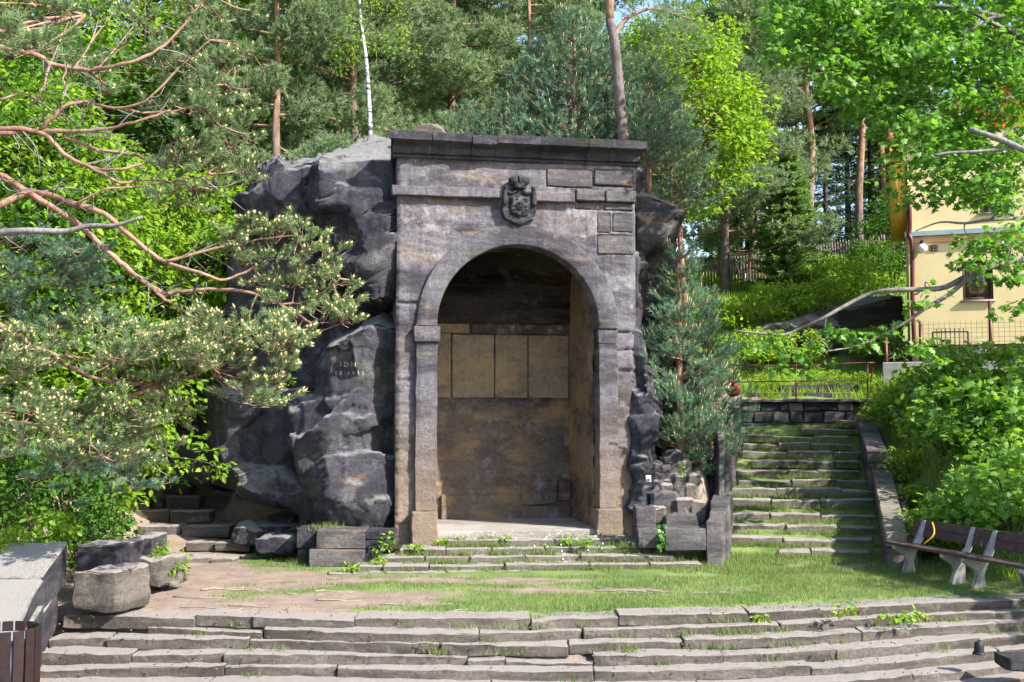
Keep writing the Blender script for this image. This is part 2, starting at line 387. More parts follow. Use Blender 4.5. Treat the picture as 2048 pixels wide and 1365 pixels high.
def leaves(pos, tip, nrm, size, rng, shape='oval'):
    """leaf blades; shape oval (4 tris), maple (13 tris), kite (2 tris)"""
    n = len(pos); tip = unit(tip); sd = unit(np.cross(nrm, tip)); up = np.cross(tip, sd)
    s = (size * rng.uniform(.5, 1.3, n))[:, None, None]
    if shape == 'kite':
        T = np.array([(0, 0), (.3, .45), (0, 1), (-.3, .45)]); cup = np.array([0, .09, 0, .09]); tri = np.array([(0, 1, 2), (0, 2, 3)])
    elif shape == 'oval':
        T = OVAL; cup = np.array([0, .07, .05, -.08, .05, .07]); tri = np.array([(0, 1, 2), (0, 2, 3), (0, 3, 4), (0, 4, 5)])
    else:
        T = np.concatenate([MAPLE, [(0, .38)]]); cup = np.concatenate([np.abs(MAPLE[:, 0]) * -.25 - (MAPLE[:, 1] > .9) * .1, [.04]]); c = len(MAPLE)
        tri = np.array([(k, (k + 1) % c, c) for k in range(c)])
    V = pos[:, None] + s * (T[None, :, :1] * sd[:, None] + T[None, :, 1:] * tip[:, None] + cup[None, :, None] * up[:, None])
    Fc = (tri[None] + (np.arange(n) * len(T))[:, None, None]).reshape(-1, 3)
    rnd = np.repeat(rng.random(n), len(tri))
    return V.reshape(-1, 3), Fc, rnd
def leafobj(name, data, mat, parent):
    V = np.concatenate([d[0] for d in data]); off = 0; Fs = []; rn = []
    for d in data: Fs.append(d[1] + off); off += len(d[0]); rn.append(d[2])
    return mesh_np(name, V, [np.concatenate(Fs)], mat, parent, attrs={'rnd': ('FACE', np.concatenate(rn))})
def in_ball(rng, n, shell=0.0):
    return rdir(rng, n) * (shell + (1 - shell) * rng.random(n) ** (1 / 3.))[:, None]
def spray(rng, cen, rad, n, size, shape, up=.8, outward=None):
    """n leaves in an ellipsoidal clump, blades lying mostly flat in tiers"""
    q = in_ball(rng, n, .15); pos = np.asarray(cen) + q * np.asarray(rad)
    nr = unit(np.array([0, 0, up]) + rng.normal(size=(n, 3)) * .42)
    tp = unit(q * np.array([1, 1, .3]) + rng.normal(size=(n, 3)) * .5 + np.array([0, 0, -.35]) + (0 if outward is None else np.asarray(outward)))
    return leaves(pos, tp, nr, size, rng, shape)

# ================================================================== SETTING: terrain
STEP_EDGES = [  # photo points along the front edge of each curved step, with its level
    (0.00, [(128, 1228), (379, 1232), (615, 1235), (873, 1238), (1061, 1239), (1112, 1235), (1240, 1234), (1400, 1229), (1500, 1225), (1667, 1216), (1819, 1208), (1974, 1202), (2150, 1196)]),
    (-.11, [(112, 1242), (263, 1248), (513, 1256), (700, 1264), (957, 1266), (1168, 1259), (1400, 1252), (1500, 1249), (1707, 1238), (1895, 1226), (2048, 1221), (2200, 1214)]),
    (-.22, [(95, 1279), (181, 1278), (478, 1280), (700, 1285), (879, 1288), (1139, 1289), (1248, 1284), (1400, 1279), (1500, 1277), (1622, 1272), (1774, 1260), (2048, 1243), (2200, 1235)]),
    (-.33, [(80, 1309), (236, 1308), (427, 1308), (700, 1309), (932, 1311), (1190, 1313), (1400, 1310), (1500, 1308), (1682, 1300), (1865, 1285), (2048, 1269), (2200, 1258)]),
    (-.44, [(60, 1340), (250, 1336), (427, 1333), (677, 1335), (900, 1341), (1170, 1345), (1400, 1343), (1500, 1339), (1700, 1330), (1900, 1311), (2048, 1295), (2200, 1283)]),
    (-.55, [(40, 1368), (427, 1364), (700, 1368), (1000, 1374), (1400, 1376), (1700, 1363), (1900, 1343), (2048, 1325), (2200, 1311)]),
    (-.66, [(20, 1398), (427, 1394), (1000, 1406), (1400, 1410), (1700, 1397), (2048, 1357), (2200, 1340)])]
EDGEW = []
for z, pts in STEP_EDGES:
    EDGEW.append((z, smooth_poly([G(a, b, z) for a, b in pts], 6)))
def edge_y(k, x): w = EDGEW[k][1]; return np.interp(x, w[:, 0], w[:, 1])
def plin(y, ys, zs): return np.interp(y, ys, zs)
def H(x, y):
    x = np.asarray(x, float); y = np.asarray(y, float)
    e = edge_y(0, x)
    front = np.where(y < e + .45, -.035, 0)
    for k in range(len(EDGEW)): front = np.where(y < edge_y(k, x) + .07, EDGEW[k][0] - .18, front)
    front = front + (sst(9.5, 1.5, y) * 1.6)
    mid = 6.6 * sst(21.25, 22.5, y) + .2 * np.clip(y - 22.4, 0, None)
    xs = x - .26 * (y - 18.5)
    stair = plin(y, [18.2, 18.6, 25.0, 25.15, 25.4, 27.5, 29, 30.5, 36, 60, 110], [0, .03, 2.06, 2.1, 2.62, 3.0, 3.4, 5.0, 6.6, 11, 18])
    terr = plin(y, [17.6, 18.0, 18.3, 18.7, 19.2, 21, 24, 26, 36, 60, 110], [0, .22, .3, 1.25, 1.45, 1.75, 2.4, 3.1, 6.6, 11, 18])
    bank = plin(y, [13.5, 15, 17, 18.5, 22, 25, 27, 34, 36, 60, 110], [0, .35, .9, 1.3, 2.3, 3.2, 3.5, 3.8, 6.6, 11, 18])
    right = terr + (stair - terr) * sst(3.1, 3.42, xs)
    right = right + (bank - right) * sst(6.4, 7.6, xs) * sst(6.7, 7.8, x)
    left = plin(y, [17.2, 17.7, 18.8, 23.0, 26, 32, 60, 110], [0, -.06, -.02, .72, 3.2, 6.5, 12.5, 20]) + .9 * sst(-6.7, -8.3, x) * sst(13.3, 15.5, y)
    z = mid + (right - mid) * sst(2.5, 3.2, x)
    z = z + (left - z) * sst(-4.5, -5.2, x + .12 * np.clip(y - 18, 0, 4))
    back = 7.5 + .2 * (y - 30)
    z = z + front
    return z
def turf(x, y):
    """share of grass (1) against trodden earth (0)"""
    q = np.stack([x * .55, y * 1.1, 0 * x], 1)
    n = fbm(q, 1.0, 4, 5) + .5 * fbm(q, 4.0, 3, 9)
    g = sst(-3.6, .6, x + .35 * (y - 15)) * 1.0 - .38
    worn = np.exp(-((x - 1.6) / 1.7) ** 2 - ((y - 15.15) / .4) ** 2) * .8 + np.exp(-((x - 2.9) / .9) ** 2 - ((y - 13.45) / .35) ** 2) * .9 + np.exp(-((x - 5.0) / .9) ** 2 - ((y - 17.6) / .35) ** 2) * .9 + np.exp(-((x - .2) / 2.2) ** 2 - ((y - 16.0) / .3) ** 2) * .5
    g = g + n * .75 - worn
    return np.clip(sst(-.25, .35, g), 0, 1)
def axis(a, b, lo, hi, fine, grow=1.16):
    m = list(np.arange(a, b, fine)); s = fine; v = b
    r = [b]
    while v < hi: s *= grow; v += s; r.append(v)
    s = fine; v = a; l = []
    while v > lo: s *= grow; v -= s; l.append(v)
    return np.array(l[::-1] + m + r)
gx = axis(-8.5, 9.5, -190, 190, .09); gy = axis(10.5, 27, -40, 320, .09)
X, Y = np.meshgrid(gx, gy, indexing='ij'); xf, yf = X.ravel(), Y.ravel()
zf = H(xf, yf); pl = (np.abs(zf) < .03)
Q = np.stack([xf, yf, 0 * xf], 1)
gr = turf(xf, yf)
gr = np.where((yf > 17.7) | (np.abs(xf) > 8.5), 1.0 * (fbm(Q, .5, 3, 3) > -.35), gr)
gr = np.where((xf < -4.4) & (yf > 15.6) & (yf < 24), .12, gr)
gr = np.where(yf < edge_y(0, xf) - .05, .1, gr)
gr = np.where((yf > 18.2) & (yf < 25.5) & (xf > 2.3) & (xf - .26 * (yf - 18.5) < 3.45), .2, gr)
zf = zf + fbm(Q, 1.3, 4, 2) * np.where(pl, .018, np.where(yf < 13.6, .01, .07)) + np.where(yf < 13.6, 0, gr * .015)
ground = mesh_np('ground', np.stack([xf, yf, zf], 1), [grid_faces(len(gx), len(gy))], None, None, True, {'grass': ('POINT', gr)}, origin=(0, 0, 0), kind='structure')
t = NT('earth_and_turf'); p = t.pos(); a = t.attr('grass'); n = t.noise(p, 3, 6, .7); n2 = t.noise(p, 40, 4, .7); n3 = t.noise(p, .9, 4, .6)
dirt = t.mix(t.ramp(n, [(.3, 0), (.7, 1)]), (.175, .13, .105), (.3, .235, .195)); dirt = t.mix(t.ramp(n2, [(.5, 0), (.75, .6)]), dirt, (.16, .11, .08))
turfc = t.mix(t.ramp(n3, [(.35, 0), (.65, 1)]), (.08, .13, .04), (.19, .235, .085))
t.bump(t.math('ADD', n2, n), .6, .03); ground.data.materials.append(t.fin(t.mix(t.ramp(a, [(.25, 0), (.75, 1)]), dirt, turfc), .95, .05))
def hz(x, y): return float(H(np.array([x]), np.array([y]))[0])

# ================================================================== curved front steps
rs = random.Random(4)
steps = thing('stone_steps', (0, 12.9, 0), 'wide curved flight of worn stone steps leading down from the lawn', 'steps')
JO = [(379, 497, 705, 1061, 1240), (263, 513, 957, 1168), (181, 478, 879, 1139), (236, 427, 932, 1010, 1190), (427, 660, 1190), (400, 980), (500, 1100)]
for k, (z, w) in enumerate(EDGEW):
    x0, x1 = w[0, 0], w[-1, 0]
    joints = [G(px, 1240 + 28 * k, z)[0] for px in JO[k] if True]
    joints = [q for q in joints if x0 + .3 < q < x1 - .3]
    while joints[-1] < x1 - 2.4: joints.append(joints[-1] + rs.uniform(1.3, 2.6))
    xs = [x0] + joints + [x1]
    for i in range(len(xs) - 1):
        a, b = xs[i] + .004, xs[i + 1] - .004
        if b - a < .1: continue
        rough = 1.0 if a < 2.6 else .55
        dy = rs.uniform(-.03, .03) * rough; dz = rs.uniform(-.018, .012) * rough; tl = rs.uniform(-.014, .014) * rough
        nseg = max(2, int((b - a) / .16)); S = np.linspace(a, b, nseg + 1)
        hh = .135 + rs.uniform(-.01, .02); dep = .44
        V, f = hexa_data(box8(a, b, 0, dep, -hh, 0), (nseg * 2, 3, 3), .01, .017, seed=k * 40 + i, nscale=7.0, chip=.07 * rough)
        sx = (V[:, 0] - a) / (b - a)
        V[:, 1] += np.interp(V[:, 0], w[:, 0], w[:, 1]) + dy + .016 * fbm(np.stack([V[:, 0] + i, 0 * sx + k, 0 * sx], 1), 1.6, 3, k)
        V[:, 2] += z + dz + tl * (sx - .5) * 2
        if k == 3 and abs(a - 0.0) < .9 and a < .2: V[:, 2] -= .045; V[:, 1] -= .04
        if k == 1 and i == 1: V[:, 2] -= .02; V[:, 1] -= .06
        mesh_np('step_stone', V, [f], M_step, steps, True).data.set_sharp_from_angle(angle=R(32))
knob_l = G(1958, 1300, -.3)
pst = thing('iron_post_stub', (knob_l[0], knob_l[1], -.34), 'short dark rounded post stub on the curved steps at right', 'post')
V, f = lathe((knob_l[0], knob_l[1], -.345), [(.055, 0), (.055, .09), (.045, .125), (.02, .145), (0, .147)], 12); mesh_np('post_shaft', V, [f], M_black, pst, True)
V, f = lathe((knob_l[0], knob_l[1], -.35), [(.075, 0), (.075, .02), (.05, .03)], 12); mesh_np('base_ring', V, [f], M_black, pst, True)
ps = G(2040, 1318, -.33); hexa('dark_step_block', box8(ps[0] - .17, ps[0] + .5, ps[1] - .1, ps[1] + .3, -.45, -.315), M_dark, None, (4, 3, 2), .03, .02, 77)
tag(bpy.data.objects['dark_step_block'], 'dark loose stone block lying on the curved steps by the post stub', 'stone block')

# ================================================================== the portal
PA = R(10); PO = P(790, 1083, 18.1); TT = np.array([math.cos(PA), math.sin(PA), 0]); NN = np.array([math.sin(PA), -math.cos(PA), 0])
def Fp(u, out, z): 
    u = np.asarray(u, float)[..., None]; out = np.asarray(out, float)[..., None]; z = np.asarray(z, float)[..., None]
    return np.array([PO[0], PO[1], 0]) + TT * u + NN * out + np.array([0, 0, 1.0]) * z
def pu(px, py, out=0.0):
    d = ray(px, py); o = np.array([PO[0], PO[1], 0]) + NN * out; c = np.array([0, 0, CAMZ])
    t = (o - c).dot(NN) / d.dot(NN); q = c + d * t
    return (q - o).dot(TT), q[2]
def pbox(u0, u1, o0, o1, z0, z1):  # o0 outer (front), o1 inner
    c = np.array([(u0, o0, z0), (u1, o0, z0), (u1, o1, z0), (u0, o1, z0), (u0, o0, z1), (u1, o0, z1), (u1, o1, z1), (u0, o1, z1)], float)
    return Fp(c[:, 0], c[:, 1], c[:, 2])
portal = thing('stone_portal', PO, 'tall sandstone portal with arched niche, heavy cornice and carved coat of arms', 'portal')
W_ = pu(1275, 800)[0]; uL, uR = pu(873, 800)[0], pu(1197, 800)[0]; UC, RI = (uL + uR) / 2, (uR - uL) / 2
ZCROWN = pu(1030, 491)[1]; ZSP = ZCROWN - RI; RO = RI + .345
ZTOP = pu(1030, 318)[1]; ZF = pu(875, 1064)[1]; ZB = PO[2]
print('portal', W_, UC, RI, 'spring', ZSP, 'crown', ZCROWN, 'top', ZTOP, 'floor', ZF, 'base', ZB)
# block beds on the right half, given in the photo
BEDS = [(1093, 336, 1185, 377), (1187, 338, 1267, 374), (1149, 380, 1206, 406), (1208, 382, 1270, 409), (1149, 407, 1203, 421), (1208, 410, 1267, 423), (1194, 425, 1222, 467), (1224, 426, 1267, 466), (1194, 470, 1267, 511)]
beds = []
for a, b, c, d in BEDS:
    u0, z1 = pu(a, b); u1, z0 = pu(c, d); beds.append((u0, u1, z0, z1))
su = .024; us = np.arange(0, W_ + .001, W_ / round(W_ / su)); zs = np.linspace(ZB - .12, ZTOP + .03, int((ZTOP - ZB) / su))
U, Z = np.meshgrid(us, zs, indexing='ij'); uf, zf2 = U.ravel(), Z.ravel()
pp = np.stack([uf, 0 * uf, zf2], 1)
rag = fbm(pp, 1.2, 4, 12)
dd = .022 * fbm(pp * [1, 1, 3.2], 1.3, 5, 21) + .011 * fbm(pp, 9, 3, 22) + .012 * fbm(pp * [1, 1, 5], 4, 2, 23)
# cracks and broken bedding planes
for zc, ua, ub, amp in ((pu(800, 607)[1], 0, .42, .06), (pu(800, 760)[1], 0, .4, .035), (pu(800, 1050)[1], 0, .3, .05), (pu(1230, 700)[1], 3.5, 4.3, .06), (pu(1230, 742)[1], 3.5, 4.3, .05), (pu(1230, 664)[1], 3.55, 4.3, .06), (pu(1000, 455)[1], .1, 1.6, .012)):
    line = zc + .03 * fbm(np.stack([uf, 0 * uf + zc, 0 * uf], 1), 4, 3, 31)
    dd -= amp * np.exp(-((zf2 - line) / .022) ** 2) * sst(ua - .02, ua + .06, uf) * (1 - sst(ub - .06, ub + .02, uf))
dd -= .07 * sst(W_ - .14, W_, uf + .05 * rag) * (zf2 < ZTOP - .5)
dd -= .035 * sst(0.05, 0, uf)
for (u0, u1, z0, z1) in beds:
    dd = np.where((uf > u0 + .012) & (uf < u1 - .012) & (zf2 > z0 + .012) & (zf2 < z1 - .012), -.16, dd)
V = Fp(uf, dd, zf2)
uc_, zc_ = (U[:-1, :-1] + U[1:, 1:]) / 2, (Z[:-1, :-1] + Z[1:, 1:]) / 2
hole = (np.abs(uc_ - UC) < RI + .1) & (zc_ < ZSP) | (np.hypot(uc_ - UC, zc_ - ZSP) < RI + .1)
mb = MB(); mb.add(V, [grid_faces(len(us), len(zs), ~hole)])
nz = len(zs)
for col_i, sgn in ((0, 1), (len(us) - 1, -1)):      # returns along both flanks
    a = V[col_i * nz:(col_i + 1) * nz]; k = 7
    G2 = np.concatenate([a - NN * (1.3 * q / (k - 1)) + TT * (.02 * fbm(a + q * 3, 2, 3, 8))[:, None] * (q > 0) for q in range(k)])
    mb.add(G2, [grid_faces(k, nz)])
mb.build('facade_wall', M_wall, portal, True)
for i, (u0, u1, z0, z1) in enumerate(beds):
    pr = .115 if i in (2, 3) else rs.uniform(.008, .03)
    hexa('facade_block', pbox(u0 + .006, u1 - .006, pr, -.22, z0 + .006, z1 - .006), M_block, portal, (7, 2, 5), .03, .014, 300 + i, chip=.1)
# arch band
mb = MB(); na = 56; th = np.linspace(math.pi, 0, na); prof = [(RI, -.3), (RI, .045), (RI + .02, .062), (RO - .02, .062), (RO, .045), (RO, -.06)]
pts = []
for ti in th:
    for r, o in prof:
        jj = .006 * float(vnoise(np.array([[ti * 7, r * 3, 0]]), 3)[0]); pts.append((UC + r * math.cos(ti), o + jj, ZSP + r * math.sin(ti)))
pts = np.array(pts); mb.add(Fp(pts[:, 0], pts[:, 1], pts[:, 2]), [grid_faces(na, len(prof))[:, ::-1]])
mb.build('arch_band', M_trim, portal, True)
# pilasters, imposts, bases
zi0, zi1 = pu(850, 685)[1], pu(850, 654)[1]; zb1 = pu(850, 1022)[1]
for side, (ua, ub, o) in (('l', (uL - .355, uL, .1)), ('r', (uR, uR + .33, .045))):
    hexa('pilaster_shaft', pbox(ua, ub, o, -.32, zb1, zi0), M_trim, portal, (6, 2, 40), .018, .016, 50 + ord(side), chip=.08)
    hexa('arch_foot', pbox(ua, ub, .055, -.32, zi1, ZSP + .02), M_trim, portal, (4, 2, 4), .015, .015, 60 + ord(side))
    if side == 'l': hexa('impost', pbox(ua - .04, ub + .04, .15, -.32, zi0 + .002, zi1 - .002), M_trim, portal, (5, 2, 3), .02, .012, 71)
    else: hexa('impost', pbox(ua, ub, .03, -.32, zi0 + .002, zi1 - .002), M_trim, portal, (5, 2, 3), .03, .04, 72, chip=.2)
    hexa('pilaster_base', pbox(ua - .07, ub + (.01 if side == 'l' else .05), o + .09, -.32, ZB - .1 if side == 'l' else ZB, zb1 - .002), M_trim, portal, (5, 3, 5), .045, .03, 80 + ord(side), chip=.15)
# string course
for a, b in ((783, 1003), (1068, 1147)):
    u0, z1 = pu(a, 373 + (a - 783) * .045); u1, _ = pu(b, 380); z0 = pu(a, 392 + (a - 783) * .045)[1]
    hexa('string_course', pbox(u0, u1, .115, -.05, z0, z1), M_trim, portal, (max(4, int((u1 - u0) / .12)), 2, 2), .02, .012, 90 + a, chip=.06)
# cornice stones
zt = pu(1030, 279)[1]; zs0 = ZTOP - .06
PROF = [(-.35, 0), (.045, 0), (.06, .1), (.045, .14), (.1, .17), (.11, .44), (.14, .47), (.15, .5), (.2, .55), (.285, .6), (.305, .63), (.305, .98), (-.35, 1.0)]
hc = zt - zs0
CJ = [775, 866, 946, 995, 1083, 1178, 1224, 1297]
for i in range(7):
    u0, u1 = pu(CJ[i], 285, .3)[0], pu(CJ[i + 1], 285, .3)[0]
    first, last = i == 0, i == 6
    ns = max(3, int((u1 - u0) / .09)); uu = np.linspace(u0 + .004, u1 - .004, ns + 1)
    V = []; top_off = .0 if i not in (2,) else -.03
    dn = rs.uniform(-.008, .008)
    # refine profile
    pr2 = []
    for (o, f), (o2, f2) in zip(PROF, PROF[1:] + PROF[:1]):
        m = max(1, int(math.hypot(o2 - o, (f2 - f) * hc) / .07))
        for q in range(m): pr2.append((o + (o2 - o) * q / m, f + (f2 - f) * q / m))
    for x in uu:
        for o, f in pr2:
            s = 0.0
            if first: s = -(max(0, (u0 + .30) - x)) / .30 * (0.3 - max(o, -.0)) * -1 if x < u0 + .3 else 0
            xx = x
            if first and x == uu[0]: xx = x + (.325 - max(o, 0)) * .9
            if last and x == uu[-1]: xx = x - (.325 - max(o, 0)) * .9
            V.append((xx, o + dn, zs0 + f * hc + (top_off if f > .5 else 0)))
    V = np.array(V); W = Fp(V[:, 0], V[:, 1], V[:, 2])
    D = np.stack([fbm(W + 13 * q, 6, 3, 500 + q) for q in range(3)], 1)
    chipn = np.clip(fbm(W, 2.2, 3, 520 + i) - .25, 0, 1)[:, None]
    W = W + D * .01 - NN * chipn * .14 * (V[:, 1:2] > .25) - np.array([0, 0, 1]) * chipn * .1 * (V[:, 2:3] > zt - .1)
    m = len(pr2); fq = np.array([(a * m + b, a * m + (b + 1) % m, (a + 1) * m + (b + 1) % m, (a + 1) * m + b) for a in range(ns) for b in range(m)])
    o_ = mesh_np('cornice_stone', W, [fq, ], M_dark, portal, False)
    bm = bmesh.new(); bm.from_mesh(o_.data); bm.edges.ensure_lookup_table()
    bmesh.ops.holes_fill(bm, edges=[e for e in bm.edges if len(e.link_faces) == 1], sides=0); bmesh.ops.recalc_face_normals(bm, faces=bm.faces); bm.to_mesh(o_.data); bm.free(); o_.data.polygons.foreach_set('use_smooth', [True] * len(o_.data.polygons)); o_.data.set_sharp_from_angle(angle=R(28))
# masonry core above the niche (roof of the portal)
hexa('portal_core', pbox(.12, W_ - .12, -.3, -4.2, ZCROWN + .15, zt - .02), M_wall, portal, (6, 4, 3), .05, .03, 5)
# niche
ND = -2.2; ub0, ub1 = pu(860, 800, ND)[0] - .12, pu(1140, 800, ND)[0]
zcb = pu(1000, 541, ND)[1]; zcf = ZCROWN + .06
def sheet(name, c4, mat, nu, nv, amp, seed, nrm, extra=None, strat=(1, 1, 1)):
    s, t2 = np.meshgrid(np.linspace(0, 1, nu), np.linspace(0, 1, nv), indexing='ij'); s = s.ravel()[:, None]; t2 = t2.ravel()[:, None]; c4 = np.asarray(c4)
    W = (1 - s) * (1 - t2) * c4[0] + s * (1 - t2) * c4[1] + s * t2 * c4[2] + (1 - s) * t2 * c4[3]
    d = amp * fbm(W * strat, 2.2, 5, seed) + amp * .5 * fbm(W * strat, 9, 3, seed + 4)
    if extra is not None: d = d + extra(s[:, 0], t2[:, 0], W)
    return mesh_np(name, W + np.asarray(nrm) * d[:, None], [grid_faces(nu, nv)], mat, portal, True)
def q4(a): a = np.array(a, float); return Fp(a[:, 0], a[:, 1], a[:, 2])
# panels on the back wall
zrow = [pu(1000, 668, ND)[1], pu(1000, 797, ND)[1]]; ztopc = [pu(1000, 648, ND)[1], pu(1000, 668, ND)[1]]
def bk(s, t2, W):
    z = W[:, 2]; d = np.where((z > zrow[1] - .01) & (z < ztopc[0]), -.035, 0)
    d += .07 * np.exp(-((z - (zrow[1] - .1)) / .09) ** 2) + .05 * np.clip((zrow[1] - .3 - z) / 1.6, 0, 1)
    d += .06 * fbm(W, 1.1, 4, 77) * (z < zrow[1])
    return d
sheet('niche_back_wall', q4([(ub0, ND, ZF - .05), (ub1 + .06, ND, ZF - .05), (ub1 + .06, ND, zcb + .1), (ub0, ND, zcb + .1)]), M_niche, 90, 140, .035, 40, NN, bk, (1, 1, 1.6))
for i, (a, b) in enumerate(((856, 902), (904, 988), (990, 1055), (1057, 1137))):
    u0, u1 = pu(a, 730, ND)[0], pu(b, 730, ND)[0]
    hexa('wall_slab', pbox(u0 + .003, u1 - .003, ND + .015 + rs.uniform(-.006, .008), ND - .2, zrow[1] + .006, zrow[0] - .004 - (.02 if i else 0)), M_panel, portal, (8, 2, 10), .016, .014, 620 + i, chip=.06)
for i, (a, b) in enumerate(((856, 940), (942, 1030), (1032, 1130))):
    u0, u1 = pu(a, 660, ND)[0], pu(b, 660, ND)[0]
    hexa('course_stone', pbox(u0 + .008, u1 - .008, ND + .03, ND - .2, ztopc[1] + .004, ztopc[0] - .01), M_panel if i < 1 else M_niche, portal, (5, 2, 2), .02, .02, 640 + i, chip=.2)
for i, (a, b, c, d) in enumerate(((1042, 962, 1112, 1008), (1114, 962, 1138, 1000), (1042, 1012, 1138, 1046), (880, 990, 1036, 1046))):
    u0, z1 = pu(a, b, ND); u1, z0 = pu(c, d, ND)
    hexa('footing_stone', pbox(u0, u1, ND + .12, ND - .2, z0, z1), M_niche, portal, (5, 2, 4), .03, .03, 660 + i, chip=.12)
ulf, urf = uL - .06, uR + .0
sheet('niche_side_wall', q4([(urf, -.29, ZF - .05), (ub1, ND - .02, ZF - .05), (ub1, ND - .02, zcf), (urf, -.29, zcf)]), M_niche_r, 50, 160, .05, 44, -TT, None, (1, 1, .7))
sheet('niche_side_wall', q4([(ulf - .1, -.25, ZF - .05), (ub0, ND - .02, ZF - .05), (ub0, ND - .02, zcf), (ulf - .1, -.25, zcf)]), M_niche_r, 40, 130, .03, 45, TT)
sheet('niche_ceiling', q4([(ulf - .2, -.2, zcf + .02), (urf + .2, -.2, zcf + .02), (ub1 + .2, ND - .05, zcb), (ub0 - .1, ND - .05, zcb)]), M_soot_shade, 60, 40, .05, 46, (0, 0, -1), lambda s, t2, W: .05 * np.sin(t2 * 9), (1, 3, 1))
# upper back wall, dark for soot plus ceiling shade put into the colour
sheet('niche_upper_wall', q4([(ub0, ND + .1, ztopc[0] + .01), (ub1 + .03, ND + .1, ztopc[0] + .01), (ub1 + .03, ND + .12, zcb + .1), (ub0, ND + .12, zcb + .1)]), M_soot_shade, 90, 70, .07, 47, NN, lambda s, t2, W: .1 * fbm(W * [.5, .5, 5], 1.0, 4, 48), (1, 1, 2.5))
hexa('niche_floor', pbox(uL - .02, uR + .02, .03, ND + .02, ZF - .16, ZF), M_floor, portal, (12, 6, 2), .02, .012, 700)
# coat of arms
cu, cz = pu(1036, 410); k = 1 / 121.5     # metres per photo pixel here
def poly_ext(name, pts, o0, o1, mat, parent, bev=.012):
    """outline in photo pixels about (1036,405), extruded from o0 (wall) to o1, with a chamfered rim"""
    q = np.array([(cu + (x - 1036) * k, cz - (y - 410) * k) for x, y in pts]); n = len(q); c = q.mean(0)
    ins = q + (c - q) / (np.linalg.norm(c - q, axis=1)[:, None] + 1e-9) * bev
    V = np.concatenate([Fp(q[:, 0], np.full(n, o0), q[:, 1]), Fp(q[:, 0], np.full(n, o1 - bev), q[:, 1]), Fp(ins[:, 0], np.full(n, o1), ins[:, 1])])
    bm = bmesh.new(); vv = [bm.verts.new(Vector(x) - wloc(portal)) for x in V]
    for r in (0, n):
        for i in range(n): bm.faces.new((vv[r + i], vv[r + (i + 1) % n], vv[r + n + (i + 1) % n], vv[r + n + i]))
    fc = bm.faces.new([vv[2 * n + i] for i in range(n)]); bmesh.ops.triangulate(bm, faces=[fc]); bmesh.ops.recalc_face_normals(bm, faces=bm.faces)
    me = bpy.data.meshes.new(name); bm.to_mesh(me); bm.free(); me.materials.append(mat); o = bpy.data.objects.new(name, me); col.objects.link(o); o.parent = parent
    return o
coat = bpy.data.objects.new('coat_of_arms', None); col.objects.link(coat); coat.parent = portal
coat['label'] = 'dark carved stone coat of arms with a princely cap over the arch'
def sub(o): o.parent = coat; return o
mantle = [(1012, 381), (1020, 386), (1028, 384), (1033, 380), (1040, 380), (1045, 384), (1053, 387), (1062, 383), (1068, 380), (1071, 395), (1070, 412), (1072, 425), (1069, 434), (1064, 437), (1066, 443), (1056, 446), (1048, 450), (1041, 454), (1031, 454), (1022, 450), (1016, 446), (1008, 444), (1003, 438), (1000, 428), (1001, 412), (1004, 400)]
sub(poly_ext('mantle', mantle, -.04, .13, M_dark, portal, .02))
shield = [(1017, 396), (1026, 397), (1033, 396), (1038, 393), (1043, 396), (1050, 398), (1057, 397), (1057, 428), (1054, 434), (1046, 436), (1040, 437), (1037, 440), (1034, 437), (1027, 436), (1020, 433), (1017, 427)]
sub(poly_ext('shield', shield, .11, .165, M_dark, portal, .015))
inner = [(1036.7 + (x - 1036.7) * .84, 416 + (y - 416) * .85) for x, y in shield]
sub(poly_ext('shield_field', inner, .14, .175, M_trim, portal, .006))
sub(poly_ext('medallion', [(1037 + 8 * math.cos(a), 415.5 + 10 * math.sin(a)) for a in np.linspace(0, 2 * math.pi, 18, endpoint=False)], .16, .205, M_dark, portal, .014))
for cx_, cy_, w_, h_ in ((1022, 401.5, 2.3, 2.3), (1031, 401.5, 2.3, 2.3), (1022, 408, 2.3, 2.3), (1048, 401.5, 5.5, 1.4), (1050, 405.5, 3.5, 1.4), (1026, 424, 2.4, 2), (1022.5, 430, 2.4, 2.2), (1030, 430, 2.4, 2.2), (1045, 427, 3.2, 2.4), (1050, 425, 2.2, 3), (1043, 431, 2.4, 2), (1026.5, 415.5, 3.6, .8), (1049.5, 416.5, 3.6, .8), (1036, 411.5, 3, 2.2), (1038, 418, 3.4, 2.4)):
    sub(poly_ext('charge', [(cx_ - w_, cy_ - h_ * .6), (cx_, cy_ - h_), (cx_ + w_, cy_ - h_ * .6), (cx_ + w_ * .8, cy_ + h_ * .7), (cx_, cy_ + h_), (cx_ - w_ * .8, cy_ + h_ * .7)], .16, .198 if abs(cx_ - 1037) > 3 else .222, M_dark, portal, .006))
